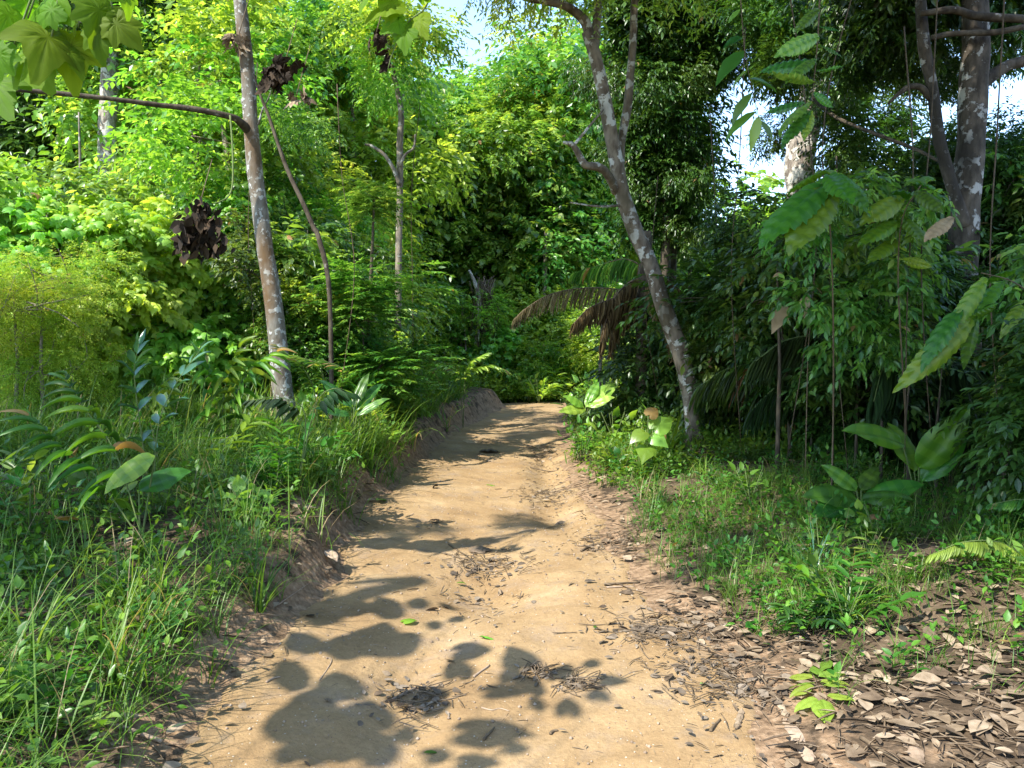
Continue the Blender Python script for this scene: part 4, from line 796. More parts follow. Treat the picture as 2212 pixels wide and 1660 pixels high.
# leaves top centre
base = at(930, -150, 5)
t = thing('lobed_leaf_branch', 'thin twig with broad green leaves hanging at the top just left of centre', 'branch', base)
b = Buf(); tube(b, P([(945, -60), (920, 15), (880, 50), (850, 110), (838, 150)], 5), [.007, .006, .005, .004, .003], 6, sub=4); tube(b, [base, at(945, -60, 5)], [.008, .007], 6); bpart('stem', b, M['stem'], t)
for (u0, v0, u1, v1) in [(880, 45, 870, 100), (900, 30, 915, 70), (870, 10, 790, 30), (850, -10, 840, 40), (920, 10, 890, -40), (830, -30, 770, 10), (880, 40, 830, 60)]:
    a, d, L = aim(u0, v0, u1, v1, 5, 4.9); b = Buf(); place(b, T_HEARTD, a[None], d[None], A(R.normal(0, .6), -.8, .6)[None], L * 1.0, .85, R.uniform(.1, .9)); bpart('leaf', b, M['lobed_top'], t)
# ------------------------------------------------------------------ understory specials
def rosette(name, label, u, v, n, L, W, mat, cat='plant', lean=(.1, .7), curl=(.4, 1.4), Y=None, grp=None, fold=True):
    c = gnd(u, v) if Y is None else at(u, v, Y); c[2] = Hs(c[0], c[1]); t = thing(name, label, cat, c, grp)
    for k in range(n):
        b = Buf(); rt = c[None] + R.normal(0, .015, (1, 3)) * A(1, 1, 0); az = 2 * PI * (k + R.uniform(-.3, .3)) / n
        blades(b, rt, A(L * R.uniform(.7, 1.1)), A(W * R.uniform(.8, 1.1)), A(az), A(R.uniform(*lean)), A(R.uniform(*curl)), 8); bpart('leaf', b, M[mat], t)
    return t
rosette('strap_leaved_plant', 'plant with upright strap shaped leaves at the foot of the leaning tree', 1445, 925, 12, .75, .05, 'weed', Y=9.2)
rosette('strap_leaved_plant', 'low strappy grass rosette beside the fallen lime green leaves', 1835, 1345, 26, .34, .014, 'bamboo')
rosette('strap_leaved_plant', 'arching yellowish strap leaves in front of the right thicket', 1640, 985, 9, .42, .035, 'lime')
rosette('strap_leaved_plant', 'thin bluish grass tuft on the right bank', 1760, 1245, 30, .36, .007, 'blue', curl=(.2, 1.0))
rosette('strap_leaved_plant', 'spreading grass rosette at the edge of the left bank', 560, 1330, 30, .5, .012, 'grass')
rosette('strap_leaved_plant', 'dark green grass tuft overhanging the left bank corner', 250, 1500, 34, .55, .012, 'grass')
rosette('strap_leaved_plant', 'arching grass tuft below the slender grey tree', 690, 1010, 30, .5, .012, 'grass')
rosette('strap_leaved_plant', 'long bladed grass tuft at the lower left corner', 60, 1480, 34, .6, .013, 'grass')
rosette('strap_leaved_plant', 'sunlit long bladed tuft on the right bank near the path', 1560, 1210, 28, .26, .010, 'grass')
def broad(name, label, u, v, leafs, mat='weed', T=T_BROAD, wid=.45, Y=None, cat='plant'):
    c = gnd(u, v) if Y is None else at(u, v, Y); c[2] = Hs(c[0], c[1]); t = thing(name, label, cat, c)
    for (u0, v0, u1, v1, dy) in leafs:
        a, d, L = aim(u0, v0, u1, v1, c[1], c[1] + dy); b = Buf(); place(b, T, a[None], d[None], A(R.normal(0, .2), -.7, .8)[None], L, wid); lf_ = bpart('leaf', b, M[mat], t)
        b = Buf(); tube(b, [c, (c + a) / 2 + A(0, 0, .02), a], [.008, .006, .005], 5, sub=3); part('stalk', b.data('stalk', M['stem'], tuple(c)), lf_)
broad('broad_leaved_plant', 'plant with two huge glossy leaves beside the base of the thick mottled trunk', 1985, 1060, [(1985, 1010, 2090, 900, -.3), (1950, 960, 1855, 905, -.2), (1990, 1040, 2080, 930, -.1), (1975, 1020, 1940, 900, .2)], 'big', Y=5.8)
broad('broad_leaved_plant', 'low glossy leaved clump under the two huge leaves', 1860, 1100, [(1860, 1080, 1960, 1060, -.2), (1850, 1080, 1760, 1050, -.2), (1860, 1060, 1900, 1000, .1), (1870, 1080, 1990, 1030, -.1), (1850, 1060, 1790, 1000, 0), (1840, 1090, 1780, 1090, -.3)], 'weed', Y=5.6)
broad('broad_leaved_plant', 'single big shield shaped leaf standing in the left bank grass', 300, 1090, [(335, 985, 215, 1040, -.2), (300, 1060, 400, 1000, .1)], 'weed', Y=4.6, wid=.6)
broad('broad_leaved_plant', 'broad leaved plant right of the path end', 1270, 900, [(1270, 880, 1320, 850, -.1), (1260, 880, 1225, 850, -.1), (1270, 870, 1290, 820, .1), (1265, 880, 1330, 815, .1), (1265, 885, 1215, 880, -.2)], 'bright', Y=11)
broad('broad_leaved_plant', 'young plant with heart shaped leaves at the foot of the leaning tree', 1400, 990, [(1405, 940, 1440, 960, -.1), (1395, 930, 1365, 950, -.1), (1400, 900, 1420, 880, .1), (1400, 960, 1390, 990, -.2), (1410, 930, 1450, 900, .1)], 'bright', T=T_HEART, wid=.9, Y=8.2)
broad('broad_leaved_plant', 'plant with a few pointed glossy leaves left of the path end', 760, 960, [(760, 880, 700, 815, -.1), (765, 880, 790, 800, .1), (770, 900, 830, 850, 0), (755, 900, 690, 870, -.2), (765, 890, 820, 815, .2)], 'mid', wid=.3, Y=8)
# ginger like plants and compound leaves on left
def pinnate(name, label, c0, tipuv, n, ll, wid, mat, T=T_DET, Y=None, cat='plant', hangf=.05, stems=1, rr=.006, gap=.25):
    u, v = c0; c = at(u, v, Y); c[2] = Hs(c[0], c[1]); t = thing(name, label, cat, c)
    for l in tipuv:
        W = [c] + P([(a, b_) for a, b_, _ in l], [q for *_, q in l]); b = Buf(); rb = Buf()
        frond(b, rb, W, n, ll, hangf, wid, rr=rr, T=T, start=gap); o = bpart('frond', b, M[mat], t); part('rachis', rb.data('rachis', M['stem'], tuple(c)), o)
pinnate('bluish_leaved_plant', 'ginger like plant with bluish leaflets rising over the left bank grass', (330, 1060), [[(300, 900, 5.2), (290, 800, 5.2), (300, 745, 5.2)], [(340, 930, 5.2), (380, 830, 5.3), (430, 760, 5.4)]], 7, .24, .26, 'blue', Y=5.2)
pinnate('dark_pinnate_plant', 'dark leaflet frond silhouetted against sunlit grass left of the grey tree', (640, 960), [[(660, 900, 6), (610, 860, 6), (540, 865, 6.1)], [(680, 880, 6.2), (720, 840, 6.2), (760, 850, 6.3)]], 11, .17, .32, 'deepg', Y=6, hangf=.45, gap=.45)
pinnate('ginger_plant', 'tall ginger stalk with long leaves leaning left near the left edge', (310, 1120), [[(200, 1020, 4.7), (120, 960, 4.7), (60, 900, 4.7)], [(250, 980, 4.8), (180, 880, 4.9), (140, 820, 5)]], 9, .30, .17, 'weed', Y=4.7, T=T_STRAP2)
pinnate('ginger_plant', 'ginger plant with upright pointed leaves left of the slender tree', (480, 1000), [[(470, 900, 7), (450, 820, 7), (440, 770, 7)], [(500, 880, 7), (540, 800, 7), (600, 760, 7.1)], [(480, 900, 7), (490, 820, 7), (520, 750, 7)]], 9, .34, .16, 'weed', Y=7, T=T_STRAP2)
pinnate('ginger_plant', 'lone upright broad blade plant in the left clearing', (300, 960), [[(290, 900, 7.5), (280, 850, 7.5), (290, 800, 7.5)], [(320, 900, 7.5), (350, 840, 7.5), (390, 800, 7.6)]], 8, .3, .2, 'weed', Y=7.5, T=T_STRAP2)
pinnate('fern', 'bright yellow green fern frond arching at the right edge', (2240, 1290), [[(2220, 1210, 4.2), (2160, 1172, 4.15), (2080, 1172, 4.1), (2010, 1200, 4.05)], [(2240, 1220, 4.3), (2270, 1200, 4.35), (2330, 1230, 4.4)]], 46, .13, .2, 'lime', Y=4.3, T=T_STRAP, hangf=.3, gap=.35)
pinnate('fern', 'mid green fern frond entering at the right edge above the bright fern', (2290, 1180), [[(2260, 1110, 4.6), (2210, 1080, 4.5), (2140, 1090, 4.5)], [(2250, 1070, 4.8), (2190, 1060, 4.9), (2150, 1070, 5)]], 36, .12, .24, 'weed', Y=4.6, T=T_STRAP, hangf=.25, gap=.3)
pinnate('fern', 'small fern beside the slender grey tree trunk', (690, 960), [[(680, 850, 8.2), (650, 790, 8.2), (600, 750, 8.2)], [(700, 850, 8.2), (690, 790, 8.2), (640, 770, 8.2)], [(720, 860, 8.2), (740, 800, 8.2), (700, 780, 8.2)]], 22, .22, .1, 'grass', Y=8.2, T=T_STRAP, gap=.4)
pinnate('fern', 'young palm like frond at the foot of the vine wrapped stump', (1000, 860), [[(1005, 810, 14), (1020, 780, 14), (1050, 765, 14)], [(990, 810, 14), (960, 790, 14), (930, 800, 14)], [(1010, 800, 14), (1060, 790, 14), (1090, 800, 14)]], 20, .3, .14, 'bright', Y=14, T=T_STRAP, gap=.3)
# weeds as individuals
def weedmesh(kind):
    b = Buf()
    if kind == 0:
        d = R.normal(0, .5, (7, 3)); d[:, 2] = 1; sprays(b, T_DET, np.zeros((7, 3)), d, .34, 5, .10, .45, 1.0, .1, .15, .2, .25)
    elif kind == 1:
        d = R.normal(0, .35, (4, 3)); d[:, 2] = 1; sprays(b, T_DET, np.zeros((4, 3)), d, .5, 5, .15, .3, .9, .15, .1, .15, .2, pair=True)
    elif kind == 2:
        d = R.normal(0, .7, (10, 3)); d[:, 2] = .8; sprays(b, T_HEART, np.zeros((10, 3)), d, .3, 4, .09, .9, 1.0, .1, .15, .3, .3)
    elif kind == 3:
        d = R.normal(0, .5, (9, 3)); d[:, 2] = .8; sprays(b, T_STRAP, np.zeros((9, 3)), d, .4, 8, .14, .16, .8, .3, .05, .12, .2, pair=True)
    else:
        d = R.normal(0, .4, (12, 3)); d[:, 2] = 1; sprays(b, T_DET, np.zeros((12, 3)), d, .4, 7, .065, .42, 1.0, .15, .1, .2, .3)
    return b
WK = {0: 'leafy weed with oval leaves', 1: 'seedling with long paired leaves', 2: 'low weed with rounded heart leaves', 3: 'weed with narrow fern like leaves', 4: 'bushy weed with many small leaves'}
WM = {}
for k in range(5):
    for mk in ('weed', 'bright', 'dark', 'mid'): WM[(k, mk)] = weedmesh(k).data('leaves', M[mk])
sb = Buf()
for i in range(5):
    a = i * 1.3; tube(sb, [A(0, 0, 0), A(math.cos(a) * .04, math.sin(a) * .04, .12), A(math.cos(a) * .12, math.sin(a) * .12, .3)], [.005, .004, .002], 5, sub=2)
STEM = sb.data('stems', M['stem'])
def weed(x, y, k, mk, s):
    t = thing('weed_plant', WK[k], 'weed', (x, y, Hs(x, y)), 'weeds growing on the banks', auto=True)
    part('leaves', WM[(k, mk)], t, (0, 0, 0), R.uniform(0, 6), s); part('stem', STEM, t, (0, 0, 0), R.uniform(0, 6), s)
for i in range(60):
    y = 2.6 + 9 * R.random() ** 1.2; x = edgeL(y) - .25 - 2.2 * R.random() ** 1.3
    weed(float(x), float(y), int(R.integers(0, 5)), ['weed', 'mid', 'mid', 'weed'][i % 4], R.uniform(.8, 1.5) * (.6 if y < 4.5 else 1))
for i in range(50):
    y = 3.4 + 8.5 * R.random() ** 1.1; x = edgeR(y) + .45 + 2.6 * R.random() ** 1.2
    weed(float(x), float(y), int(R.integers(0, 5)), ['weed', 'dark', 'mid', 'weed'][i % 4], R.uniform(.4, 1.0))
for i in range(34):
    y = 9 + 10 * R.random(); sd = i % 2; x = edgeL(y) - .2 - 1.2 * R.random() if sd else edgeR(y) + .15 + 1.2 * R.random()
    weed(float(x), float(y), int(R.integers(0, 5)), ['bright', 'weed', 'bright'][i % 3], R.uniform(.8, 1.5))
for i in range(16):
    y = 19.5 + 3.5 * R.random(); x = R.uniform(.2, 2.8)
    weed(float(x), float(y), int(R.integers(0, 5)), 'bright', R.uniform(1.2, 2.2))
# ------------------------------------------------------------------ things lying on the path
def lay(name, label, u, v, s, T, mat, az, wid=.5, cat='leaf', grp='green leaves fallen on the path', tilt=.25, z=.012):
    c = gnd(u, v); x, y = c[0], c[1]; c[2] = on(x, y, z); b = Buf()
    place(b, T, c[None], A(math.cos(az), math.sin(az), .02)[None], A(R.normal(0, tilt), R.normal(0, tilt), 1)[None], s, wid)
    return solo(name, b, M[mat], label, cat, grp, loc=tuple(c))
lay('fallen_leaf', 'bright green round leaf lying left of centre on the near path', 868, 1352, .095, T_HEART, 'green', .6, .85)
lay('fallen_leaf', 'long bright green leaf with holes at the middle of the near path', 1035, 1383, .12, T_BROAD, 'green', -.1, .28)
lay('fallen_leaf', 'bright green leaf at the upper middle of the path', 1050, 1052, .16, T_BROAD, 'green', .1, .3)
lay('fallen_leaf', 'dark green leaf lying flat at the bottom middle of the path', 915, 1640, .06, T_DET, 'weed', 0, .35)
lay('fallen_leaf', 'small yellow green leaf at the right edge of the near path', 1512, 1487, .07, T_BROAD, 'green', .2, .5)
lay('fallen_leaf', 'tiny olive leaf by itself right of centre on the near path', 1283, 1366, .05, T_DET, 'weed', 1.2, .4)
lay('fallen_leaf', 'small olive leaf beside the centre debris hollow', 985, 1266, .07, T_DET, 'weed', .1, .4)
lay('fallen_leaf', 'deep green curled leaf below the left bank scoop', 815, 1092, .2, T_BROAD, 'weed', 1.3, .45, tilt=.6, z=.04)
lay('fallen_leaf', 'big olive brown leaf lying among litter on the right bank', 1610, 1370, .2, T_BROAD, 'weed', .5, .4, tilt=.5, z=.03)
lay('dead_leaf', 'large pale grey dead leaf against the left bank', 705, 1200, .16, T_BROAD, 'wood', -.9, .5, grp='dead leaves lying on the path', tilt=.4, z=.03)
lay('dead_leaf', 'curled brown leaf scrap standing on the path left of centre', 935, 1058, .09, T_LOB3, 'drydark', 1.3, .7, grp='dead leaves lying on the path', tilt=.9, z=.03)
lay('dead_leaf', 'dark brown crumpled leaf on the shaded path left of centre', 928, 1132, .10, T_LOB5, 'drydark', .3, .8, grp='dead leaves lying on the path', tilt=.5, z=.03)
lay('dead_leaf', 'dry folded leaf at the top of the centre debris hollow', 1010, 1195, .2, T_LOB3, 'dry', .1, .7, grp='dead leaves lying on the path', tilt=.3, z=.03)
lay('dead_leaf', 'brown leaf spread out on the far path', 1035, 978, .3, T_LOB5, 'dry', .3, .7, grp='dead leaves lying on the path', tilt=.3, z=.03)
lay('dead_leaf', 'brown leaf curled up in the right rut', 1130, 968, .24, T_BROAD, 'dry', -.3, .4, grp='dead leaves lying on the path', tilt=.4, z=.04)
lay('dead_leaf', 'yellowish brown leaf at the left of the far path', 1000, 957, .26, T_BROAD, 'drytan', 0, .35, grp='dead leaves lying on the path', tilt=.3, z=.02)
lay('dead_leaf', 'slim curled tan leaf right of the near path centre', 1360, 1390, .1, T_BROAD, 'dry', -.4, .25, grp='dead leaves lying on the path')
lay('dead_leaf', 'tan leaf fragment near the lower left shadow', 710, 1528, .08, T_BROAD, 'dry', 1.9, .3, grp='dead leaves lying on the path')
# fallen compound leaf of lime leaflets
c = gnd(1772, 1500); c[2] = on(c[0], c[1])
t = thing('fallen_compound_leaf', 'fallen cluster of wrinkled lime green leaflets on the right bank', 'leaf', c)
for (u0, v0, u1, v1) in [(1765, 1478, 1778, 1432), (1768, 1480, 1822, 1470), (1772, 1492, 1830, 1490), (1778, 1500, 1826, 1503), (1755, 1482, 1700, 1476), (1760, 1494, 1702, 1500), (1758, 1502, 1705, 1520), (1765, 1530, 1715, 1548), (1778, 1535, 1790, 1572), (1768, 1532, 1775, 1565), (1786, 1522, 1842, 1528)]:
    a = gnd(u0, v0); e = gnd(u1, v1); a[2] = on(a[0], a[1], .035); e[2] = on(e[0], e[1], .05); b = Buf(); place(b, T_BROAD, a[None], (e - a)[None], A(R.normal(0, .3), R.normal(0, .3), 1)[None], np.linalg.norm(e - a), .5); bpart('leaflet', b, M['lime'], t)
b = Buf(); q = [gnd(*p) for p in ((1752, 1455), (1766, 1490), (1782, 1525), (1792, 1550))]
for p in q: p[2] = on(p[0], p[1], .012)
tube(b, q, [.003, .005, .006, .005], 6, .3, 3, sub=4); bpart('rachis', b, M['brownstem'], t)
def pile(label, u, v, rx, ry, n, mat='grey'):
    c = gnd(u, v); c[2] = on(c[0], c[1]); t = thing('debris_pile', label, 'debris', c, 'piles of rotted twigs and leaves'); b = Buf(); b2 = Buf()
    for i in range(n):
        x = c[0] + R.normal(0, rx); y = c[1] + R.normal(0, ry); a = R.normal(0, 1.1); l = R.uniform(.03, .16); h = .006 + .02 * math.exp(-((x - c[0]) / rx) ** 2) * R.random()
        p = A(x, y, on(x, y) + h); q = p + A(math.cos(a) * l, math.sin(a) * l, 0); q[2] = on(q[0], q[1]) + h * .6; tube(b, [p, (p + q) / 2 + R.normal(0, .006, 3), q], [.0025, .003, .0015], 4, .3, i % 9, sub=2, r=R.random())
    m = n; x = c[0] + R.normal(0, rx, m); y = c[1] + R.normal(0, ry, m); a = R.uniform(0, 6.3, m); up = R.normal(0, .5, (m, 3)); up[:, 2] += 1
    place(b2, T_CURL, np.stack([x, y, H(x, y) + .014], 1), np.stack([np.cos(a), np.sin(a), R.normal(0, .2, m)], 1), up, R.uniform(.015, .07, m), R.uniform(.2, .7, m))
    bpart('twigs', b, M['brownstem'], t); bpart('leaf_scraps', b2, M[mat], t)
pile('grey brown pile of twigs and rotted leaves in the middle hollow of the path', 1048, 1222, .18, .16, 110)
pile('twig pile with a long grey stick at the lower middle of the path', 888, 1525, .10, .12, 64)
pile('small dark twig scrap right of the lower leaf shadows', 1160, 1462, .05, .04, 30)
pile('small twig scrap on the pale patch at the lower right of the shadows', 1235, 1485, .05, .05, 36)
pile('brown leaf and bark debris in the right rut of the far path', 1165, 985, .16, .5, 120, 'dry')
pile('crumbly grey debris heap at the right edge of the near path', 1440, 1365, .2, .12, 150)
pile('grey rotted debris along the right path edge near the bottom', 1560, 1470, .16, .16, 150)
pile('twiggy brown debris at the right edge of the middle path', 1330, 1180, .22, .2, 130, 'dry')
pile('scattered pale twig debris in the middle right rut', 1190, 1078, .2, .3, 110, 'dry')
# sticks
SG = 'sticks lying on the ground'
def stick(label, pts, r, mat='wood', name='stick', sides=7, up=.0):
    q = [gnd(*p) for p in pts]
    for i, p in enumerate(q): p[2] = on(p[0], p[1], r + up * (i == len(q) - 1))
    c = q[0].copy(); b = Buf(); tube(b, q, np.linspace(r, r * .6, len(q)), sides, .25, int(pts[0][0]), sub=5); return solo(name, b, M[mat], label, 'stick', SG, loc=tuple(c))
stick('short pale stick at the left edge of the near path', [(575, 1483), (590, 1473), (606, 1470)], .006)
stick('bent thin twig lying in the lower left path shadow', [(690, 1478), (708, 1450), (716, 1432), (700, 1426)], .003)
stick('long grey stick poking out of the lower debris pile', [(840, 1525), (870, 1508), (900, 1492)], .007)
stick('dark stick crossing the top of the centre debris hollow', [(955, 1199), (985, 1208), (1010, 1214)], .007, 'brownstem')
stick('slanting dark stick in the centre debris hollow', [(970, 1180), (990, 1195), (1012, 1212)], .007, 'brownstem', up=.02)
stick('pair of straight dark sticks lying at the right of the path', [(1305, 1268), (1350, 1266), (1382, 1262)], .008, 'brownstem')
stick('thin straight twig just below the pair of dark sticks', [(1310, 1274), (1345, 1272), (1370, 1271)], .006, 'wood')
stick('short dark stick near the bottom middle of the path', [(1188, 1594), (1196, 1588), (1205, 1584)], .007, 'brownstem')
stick('short dark stick in the lower middle oval shadow', [(1045, 1608), (1056, 1595), (1068, 1584)], .006, 'brownstem')
stick('thin stick by the middle leaf shadow', [(1023, 1470), (1040, 1455), (1058, 1443)], .006, 'wood')
stick('small forked twig near the lower middle of the path', [(1040, 1535), (1062, 1540), (1080, 1537), (1100, 1543)], .003, 'wood')
stick('dark stick across the right side of the middle path', [(1255, 1195), (1280, 1182), (1310, 1178)], .009, 'brownstem')
stick('thin dark twig curving along the upper right rut', [(1145, 1012), (1190, 1022), (1240, 1010), (1265, 995)], .009, 'brownstem')
stick('thin stick at the foot of the left bank scoop', [(745, 1130), (752, 1100), (765, 1072)], .010, 'wood', up=.05)
stick('pale curved twig resting on the left bank edge', [(600, 1310), (640, 1285), (668, 1262)], .004, 'wood')
stick('long fallen branch lying in the litter at the right edge', [(1990, 1362), (2090, 1356), (2160, 1350), (2230, 1352)], .012, 'brownstem')
stick('dark branch angled through the litter at the lower right', [(1860, 1600), (1900, 1630), (1940, 1655)], .010, 'brownstem')
stick('short dark stick on the open sand at the lower right', [(1535, 1588), (1545, 1575), (1556, 1562)], .007, 'brownstem')
stick('brown stick in litter right of the near path', [(1640, 1500), (1665, 1485), (1690, 1465)], .010, 'dry')
stick('thin stick lying along the lower left bank foot', [(215, 1560), (290, 1590), (350, 1615)], .012, 'wood')
def plank(label, u0, v0, u1, v1, w, mat='wood', name='bark_strip'):
    a = gnd(u0, v0); e = gnd(u1, v1); d = e - a; d[2] = 0; sd = nrm(np.cross(d, A(0, 0, 1))); n = 12; v = []; t = []
    for i in range(n + 1):
        p = a + d * i / n; ww = w * (.8 + .7 * float(noise(i * 1.1, w * 900, 4))) * (1 - .6 * (i in (0, n)))
        for j, q in enumerate((-1, -.4, .4, 1)):
            x = p + sd * q * ww / 2; z = on(x[0], x[1], .007 + .005 * (1 - q * q) + .004 * math.sin(i * 1.7)); v.append([x[0], x[1], z])
        for j, q in enumerate((1, -1)):
            x = p + sd * q * ww / 2; v.append([x[0], x[1], on(x[0], x[1], .004)])
        if i:
            A0 = 6 * (i - 1); B0 = 6 * i
            for j in range(6):
                k = (j + 1) % 6; t += [[A0 + j, A0 + k, B0 + k], [A0 + j, B0 + k, B0 + j]]
    m = 6 * n; t += [[0, 1, 2], [0, 2, 3], [0, 3, 4], [0, 4, 5], [m, m + 1, m + 2], [m, m + 2, m + 3], [m, m + 3, m + 4], [m, m + 4, m + 5]]
    b = Buf(); b.add(v, t, R.random()); solo(name, b, M[mat], label, 'bark', 'bark strips on the ground', loc=tuple(a), smooth=False)
plank('pale flat bark strip at the lower right corner', 1940, 1575, 1990, 1655, .06)
plank('broken pale bark strip beside the lime green leaflets', 1695, 1560, 1755, 1655, .055)
plank('thin bark strip above the first broken strip', 1665, 1500, 1700, 1555, .035, 'dry')
plank('brown bark strip lying at the right edge litter', 2050, 1478, 2160, 1480, .05)
plank('dark curled bark piece beside the right litter pile', 1362, 1365, 1470, 1368, .13, 'grey')
plank('reddish rotten log lying on the right bank', 1290, 1040, 1365, 1010, .16, 'dry')
plank('brown bark strip behind the low strappy rosette', 1725, 1335, 1790, 1355, .045, 'dry')
plank('small brown bark piece standing near the sand edge', 1590, 1585, 1602, 1545, .03, 'dry')
# ------------------------------------------------------------------ overhead canopy (out of frame, throws the dappled shade)
base = A(-5.5, -3.0, 0); base[2] = Hs(base[0], base[1])
ot = thing('overhanging_tree', 'tree beside the viewer whose large leaves shade the near path', 'tree', base)
b = Buf(); tube(b, [base, base + A(.1, .1, 2), base + A(.3, .3, 4.0), base + A(.5, .4, 5.2)], [.14, .12, .09, .03], 12, .1, 3, sub=5)
LB = []
def shadeleaf(c, k, w_, h_, s, az=None):
    u = 734 + c * .3318; v = 1101 + k * .3318; p = gnd(u, v); Y = p[1]
    W_ = w_ * .3318 / F * Y; D_ = h_ * .3318 * Y * Y / (F * CAMZ)
    q = p + SUN * s; big = max(W_, D_); 
    d = A(1, .15, 0) if W_ >= D_ else A(.15, 1, 0); d = d + R.normal(0, .15, 3) * A(1, 1, .6)
    LB.append((q - nrm(d) * big * .5, d, big * 1.12, min(1, min(W_, D_) / big)))
for a_ in [(100, 640, 230, 150), (330, 640, 180, 170), (530, 620, 130, 90), (720, 640, 80, 60), (640, 760, 120, 90), (260, 850, 420, 190), (430, 880, 190, 190), (60, 900, 260, 200), (780, 720, 110, 60),
           (870, 925, 280, 110), (800, 1050, 300, 130), (1190, 980, 260, 150), (1150, 1090, 200, 140), (1090, 1190, 330, 110), (1280, 1150, 180, 140), (1460, 1070, 170, 110), (1650, 1010, 110, 100), (1780, 1120, 220, 80), (1700, 1220, 180, 90), (1500, 1290, 200, 130), (1310, 1280, 80, 120),
           (560, 1230, 470, 120), (640, 1300, 260, 110), (30, 1150, 260, 240), (60, 1420, 380, 300), (-120, 1280, 300, 300), (250, 1350, 260, 200), (200, 1560, 380, 220), (-150, 1550, 360, 260), (-260, 1100, 240, 240),
           (1000, 1450, 520, 190), (980, 1520, 300, 90), (650, 1600, 260, 130), (900, 1640, 320, 110), (-60, 700, 260, 160), (-200, 880, 240, 180), (1160, 1560, 200, 80), (-330, 1400, 260, 260), (450, 1480, 160, 120)]:
    shadeleaf(*a_, s=R.uniform(4.7, 5.5))
for (q, d, L, w_) in LB:
    lb = Buf(); place(lb, T_HEART if w_ > .6 else T_BROAD, q[None], d[None], A(R.normal(0, .12), R.normal(0, .12), 1)[None], L, max(w_, .45) * (1.0 if w_ <= .6 else .95)); bpart('leaf', lb, M['big'], ot)
for i in range(0, len(LB), 2):
    q = LB[i][0]; m0 = base + A(.3, .3, 4.6); mm = (q + m0) / 2 + A(0, 0, .35); tube(b, [m0, mm, q], [.012, .006, .003], 5, sub=4)
bpart('trunk', b, M['barkD'], ot)
SHADERS = []  # crowns added out of view to shade left bank, path and right thicket
def shade(x, y, s, r, key, n=1):
    SHADERS.append((A(x, y, Hs(x, y)) + SUN * s, r, key))
# left bank foreground mostly shaded
for (x, y, s, r) in [(-2.6, 3.0, 8, .9), (-4.2, 3.4, 8.5, 1.2), (-3.0, 4.6, 8.5, 1.0), (-5.2, 5.4, 9, 1.4), (-3.6, 6.2, 9, 1.1), (-2.2, 5.6, 9.5, .6), (-6.8, 6.8, 9.5, 1.5), (-4.6, 7.6, 9.5, 1.0), (-1.9, 3.9, 8.5, .5), (-6.2, 3.5, 9, 1.4), (-2.3, 7.9, 9.5, .7), (-1.9, 2.4, 8, .7), (-2.2, 3.1, 8, .6), (-2.9, 2.3, 8, .6), (-1.7, 4.6, 8.5, .35)]: shade(x, y, s, r, 'bright')
# path: bands
for (x, y, s, r) in [(-.9, 6.6, 9.5, .36), (.2, 7.0, 9.5, .34), (1.5, 5.4, 9, .4)]: shade(x, y, s, r, 'feather')
for (x, y, s, r) in [(-2.4, 3.0, 7, 1.0), (-3.4, 2.6, 7, 1.1), (-2.9, 4.2, 7.4, 1.0), (-4.0, 3.9, 7.4, 1.2), (-3.5, 5.4, 8, 1.1), (-1.9, 2.3, 6.6, .6)]: shade(x, y, s, r, 'darkl')
# right thicket dark
for (x, y, s, r) in [(3.4, 6.0, 8.5, 1.3), (4.8, 5.2, 8.5, 1.3), (4.6, 7.2, 9, 1.4), (3.4, 8.2, 9.5, 1.1), (6.2, 6.6, 9, 1.5), (5.6, 8.8, 9.5, 1.5), (4.0, 9.8, 10, 1.3), (7.4, 8.2, 9.5, 1.5), (6.6, 10.6, 10, 1.6), (3.2, 11.4, 10.5, 1.3), (4.9, 12.2, 10.5, 1.5), (2.4, 13.2, 10.5, 1.2), (4.6, 4.3, 8.5, .8), (8.5, 10.4, 10, 1.7), (8.0, 6.0, 9.5, 1.6)]: shade(x, y, s, r, 'dark')
for (x, y, s, r) in [(3.2, 5.2, 7.5, .9), (4.2, 5.6, 7.5, 1.2), (3.0, 6.8, 8, .9), (2.6, 8.4, 8.8, .8), (2.9, 9.4, 9.2, .8), (5.0, 6.2, 8, 1.3), (6.6, 7.6, 8.4, 1.4), (4.9, 4.4, 7.5, 1.0), (7.2, 9.4, 9, 1.5), (3.8, 7.0, 7.5, 1.2), (5.4, 7.4, 7.5, 1.3), (4.4, 8.8, 8.2, 1.2), (6.2, 9.2, 8.4, 1.3), (3.4, 10.2, 9, 1.0), (5.4, 10.8, 9.2, 1.2)]: shade(x, y, s, r, 'darkl')
groups = {}
for (p, r, key) in SHADERS:
    g = (int((p[0] + 20) // 4.5), int(p[1] // 5)); groups.setdefault(g, []).append((p, r, key))
for g, lst in groups.items():
    c = np.mean([q[0] for q in lst], 0); bx, by = c[0] + 0.4, c[1]
    if by < 1.5: bx = math.copysign(max(abs(bx), 2.5), bx)
    else: # keep the trunks of canopy trees out of the picture: behind other foliage
        ax = abs(bx / by)
        if ax < .74: bx = math.copysign(by * .8 + .3, bx)
    tree('mid', (bx, by), c[2] - Hs(bx, by), 1, 0, tr=.13, lean=A(c[0] - bx, c[1] - by, c[2] - Hs(bx, by)), clumps=[(p[0] - bx, p[1] - by, p[2] - Hs(bx, by), r) for p, r, k in lst], keys=[lst[0][2]],
         name='added_canopy_tree', label='unseen canopy tree added for shade over the %s, %d metres ahead, %d metres aside' % (('left bank' if c[0] < -1.8 else 'thicket' if c[0] > 1.5 else 'path'), round(by), round(abs(bx))), group='unseen canopy trees added to shade trail and thicket')
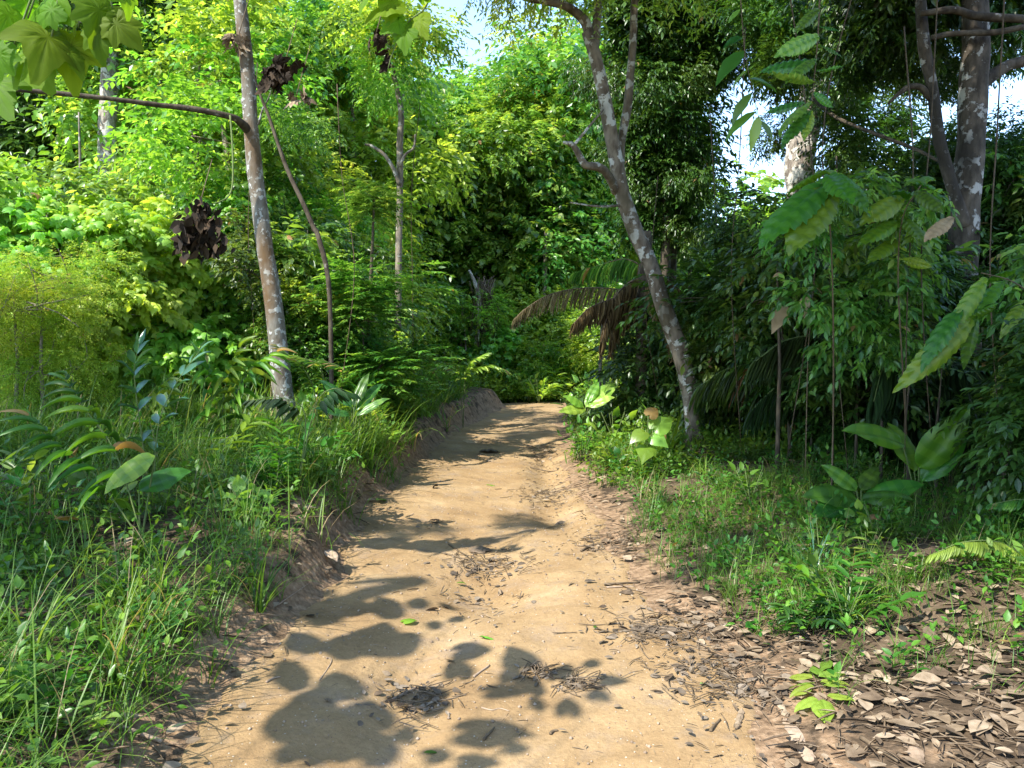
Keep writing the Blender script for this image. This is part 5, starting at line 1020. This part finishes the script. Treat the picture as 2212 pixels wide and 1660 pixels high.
# ------------------------------------------------------------------ labels for repeated plants
def zone(o):
    u, v = proj(A(*o.location))
    if o.location[1] < .5 or u < -5 or u > 2217: return ('past the left edge' if u < CX else 'past the right edge')
    for lim, s in ((130, 'at the left edge'), (330, 'below the pale hillside trunk'), (520, 'left of the slender grey tree'), (700, 'around the slender grey tree'), (860, 'left of the slim grey pole'), (1000, 'between slim pole and path'), (1130, 'by the left edge of the path'),
                   (1260, 'at the right edge of the path'), (1400, 'beside the old dry palm'), (1540, 'around the leaning mottled tree'), (1680, 'right of the leaning tree'), (1830, 'around the pale barked tree'), (2010, 'between the two right trunks'), (2140, 'around the thick mottled trunk')):
        if u < lim: return s
    return 'at the right edge'
ORD = ['nearest', 'second nearest', 'third nearest', 'fourth nearest', 'fifth nearest', 'sixth nearest', 'seventh nearest', 'eighth nearest', 'ninth nearest', 'tenth nearest', 'eleventh nearest', 'twelfth nearest', 'thirteenth nearest', 'fourteenth nearest']
cells = {}
for o in AUTO: cells.setdefault((o['label'], zone(o)), []).append(o)
for (l, z), lst in cells.items():
    lst.sort(key=lambda o: o.location[1])
    for i, o in enumerate(lst):
        o['label'] = '%s %s' % (l, z) if len(lst) == 1 else ('%s, %s %s' % (l, ORD[min(i, 13)], z))
# ------------------------------------------------------------------ world, sun, camera
w = bpy.data.worlds.new('World'); SC.world = w; w.use_nodes = True; nt = w.node_tree; nt.nodes.clear()
sky = nt.nodes.new('ShaderNodeTexSky'); sky.sky_type = 'NISHITA'; sky.sun_disc = False
sky.sun_elevation = math.asin(SUN[2]); sky.sun_rotation = math.atan2(SUN[0], SUN[1]); sky.air_density = .9; sky.dust_density = .3; sky.ozone_density = 1.5
bg = nt.nodes.new('ShaderNodeBackground'); bg.inputs[1].default_value = .148; o = nt.nodes.new('ShaderNodeOutputWorld')
nt.links.new(sky.outputs[0], bg.inputs[0]); nt.links.new(bg.outputs[0], o.inputs[0])
sl = bpy.data.lights.new('sun', 'SUN'); sl.energy = 2.75; sl.angle = math.radians(.53); sl.color = (1, .96, .88)
so = bpy.data.objects.new('sun', sl); C.objects.link(so); so.rotation_euler = Vector(SUN).to_track_quat('Z', 'Y').to_euler(); so.location = (0, 0, 30)
cam = bpy.data.cameras.new('camera'); cam.sensor_width = 36; cam.lens = F / 2212 * 36; cam.clip_end = 1500; cam.clip_start = .05
co = bpy.data.objects.new('camera', cam); C.objects.link(co); co.location = (0, 0, CAMZ); co.rotation_euler = (PI / 2 - PITCH, 0, 0); SC.camera = co
SC.view_settings.view_transform = 'Standard'; SC.view_settings.look = 'None'; SC.view_settings.gamma = 1; SC.view_settings.exposure = 2.07
cy = SC.cycles; cy.max_bounces = 5; cy.diffuse_bounces = 3; cy.glossy_bounces = 2; cy.transmission_bounces = 4; cy.transparent_max_bounces = 4; cy.use_denoising = True; cy.caustics_reflective = False; cy.caustics_refractive = False; cy.sample_clamp_indirect = 6
SC.render.use_persistent_data = False
print('done', time.time() - T0, len(C.objects))
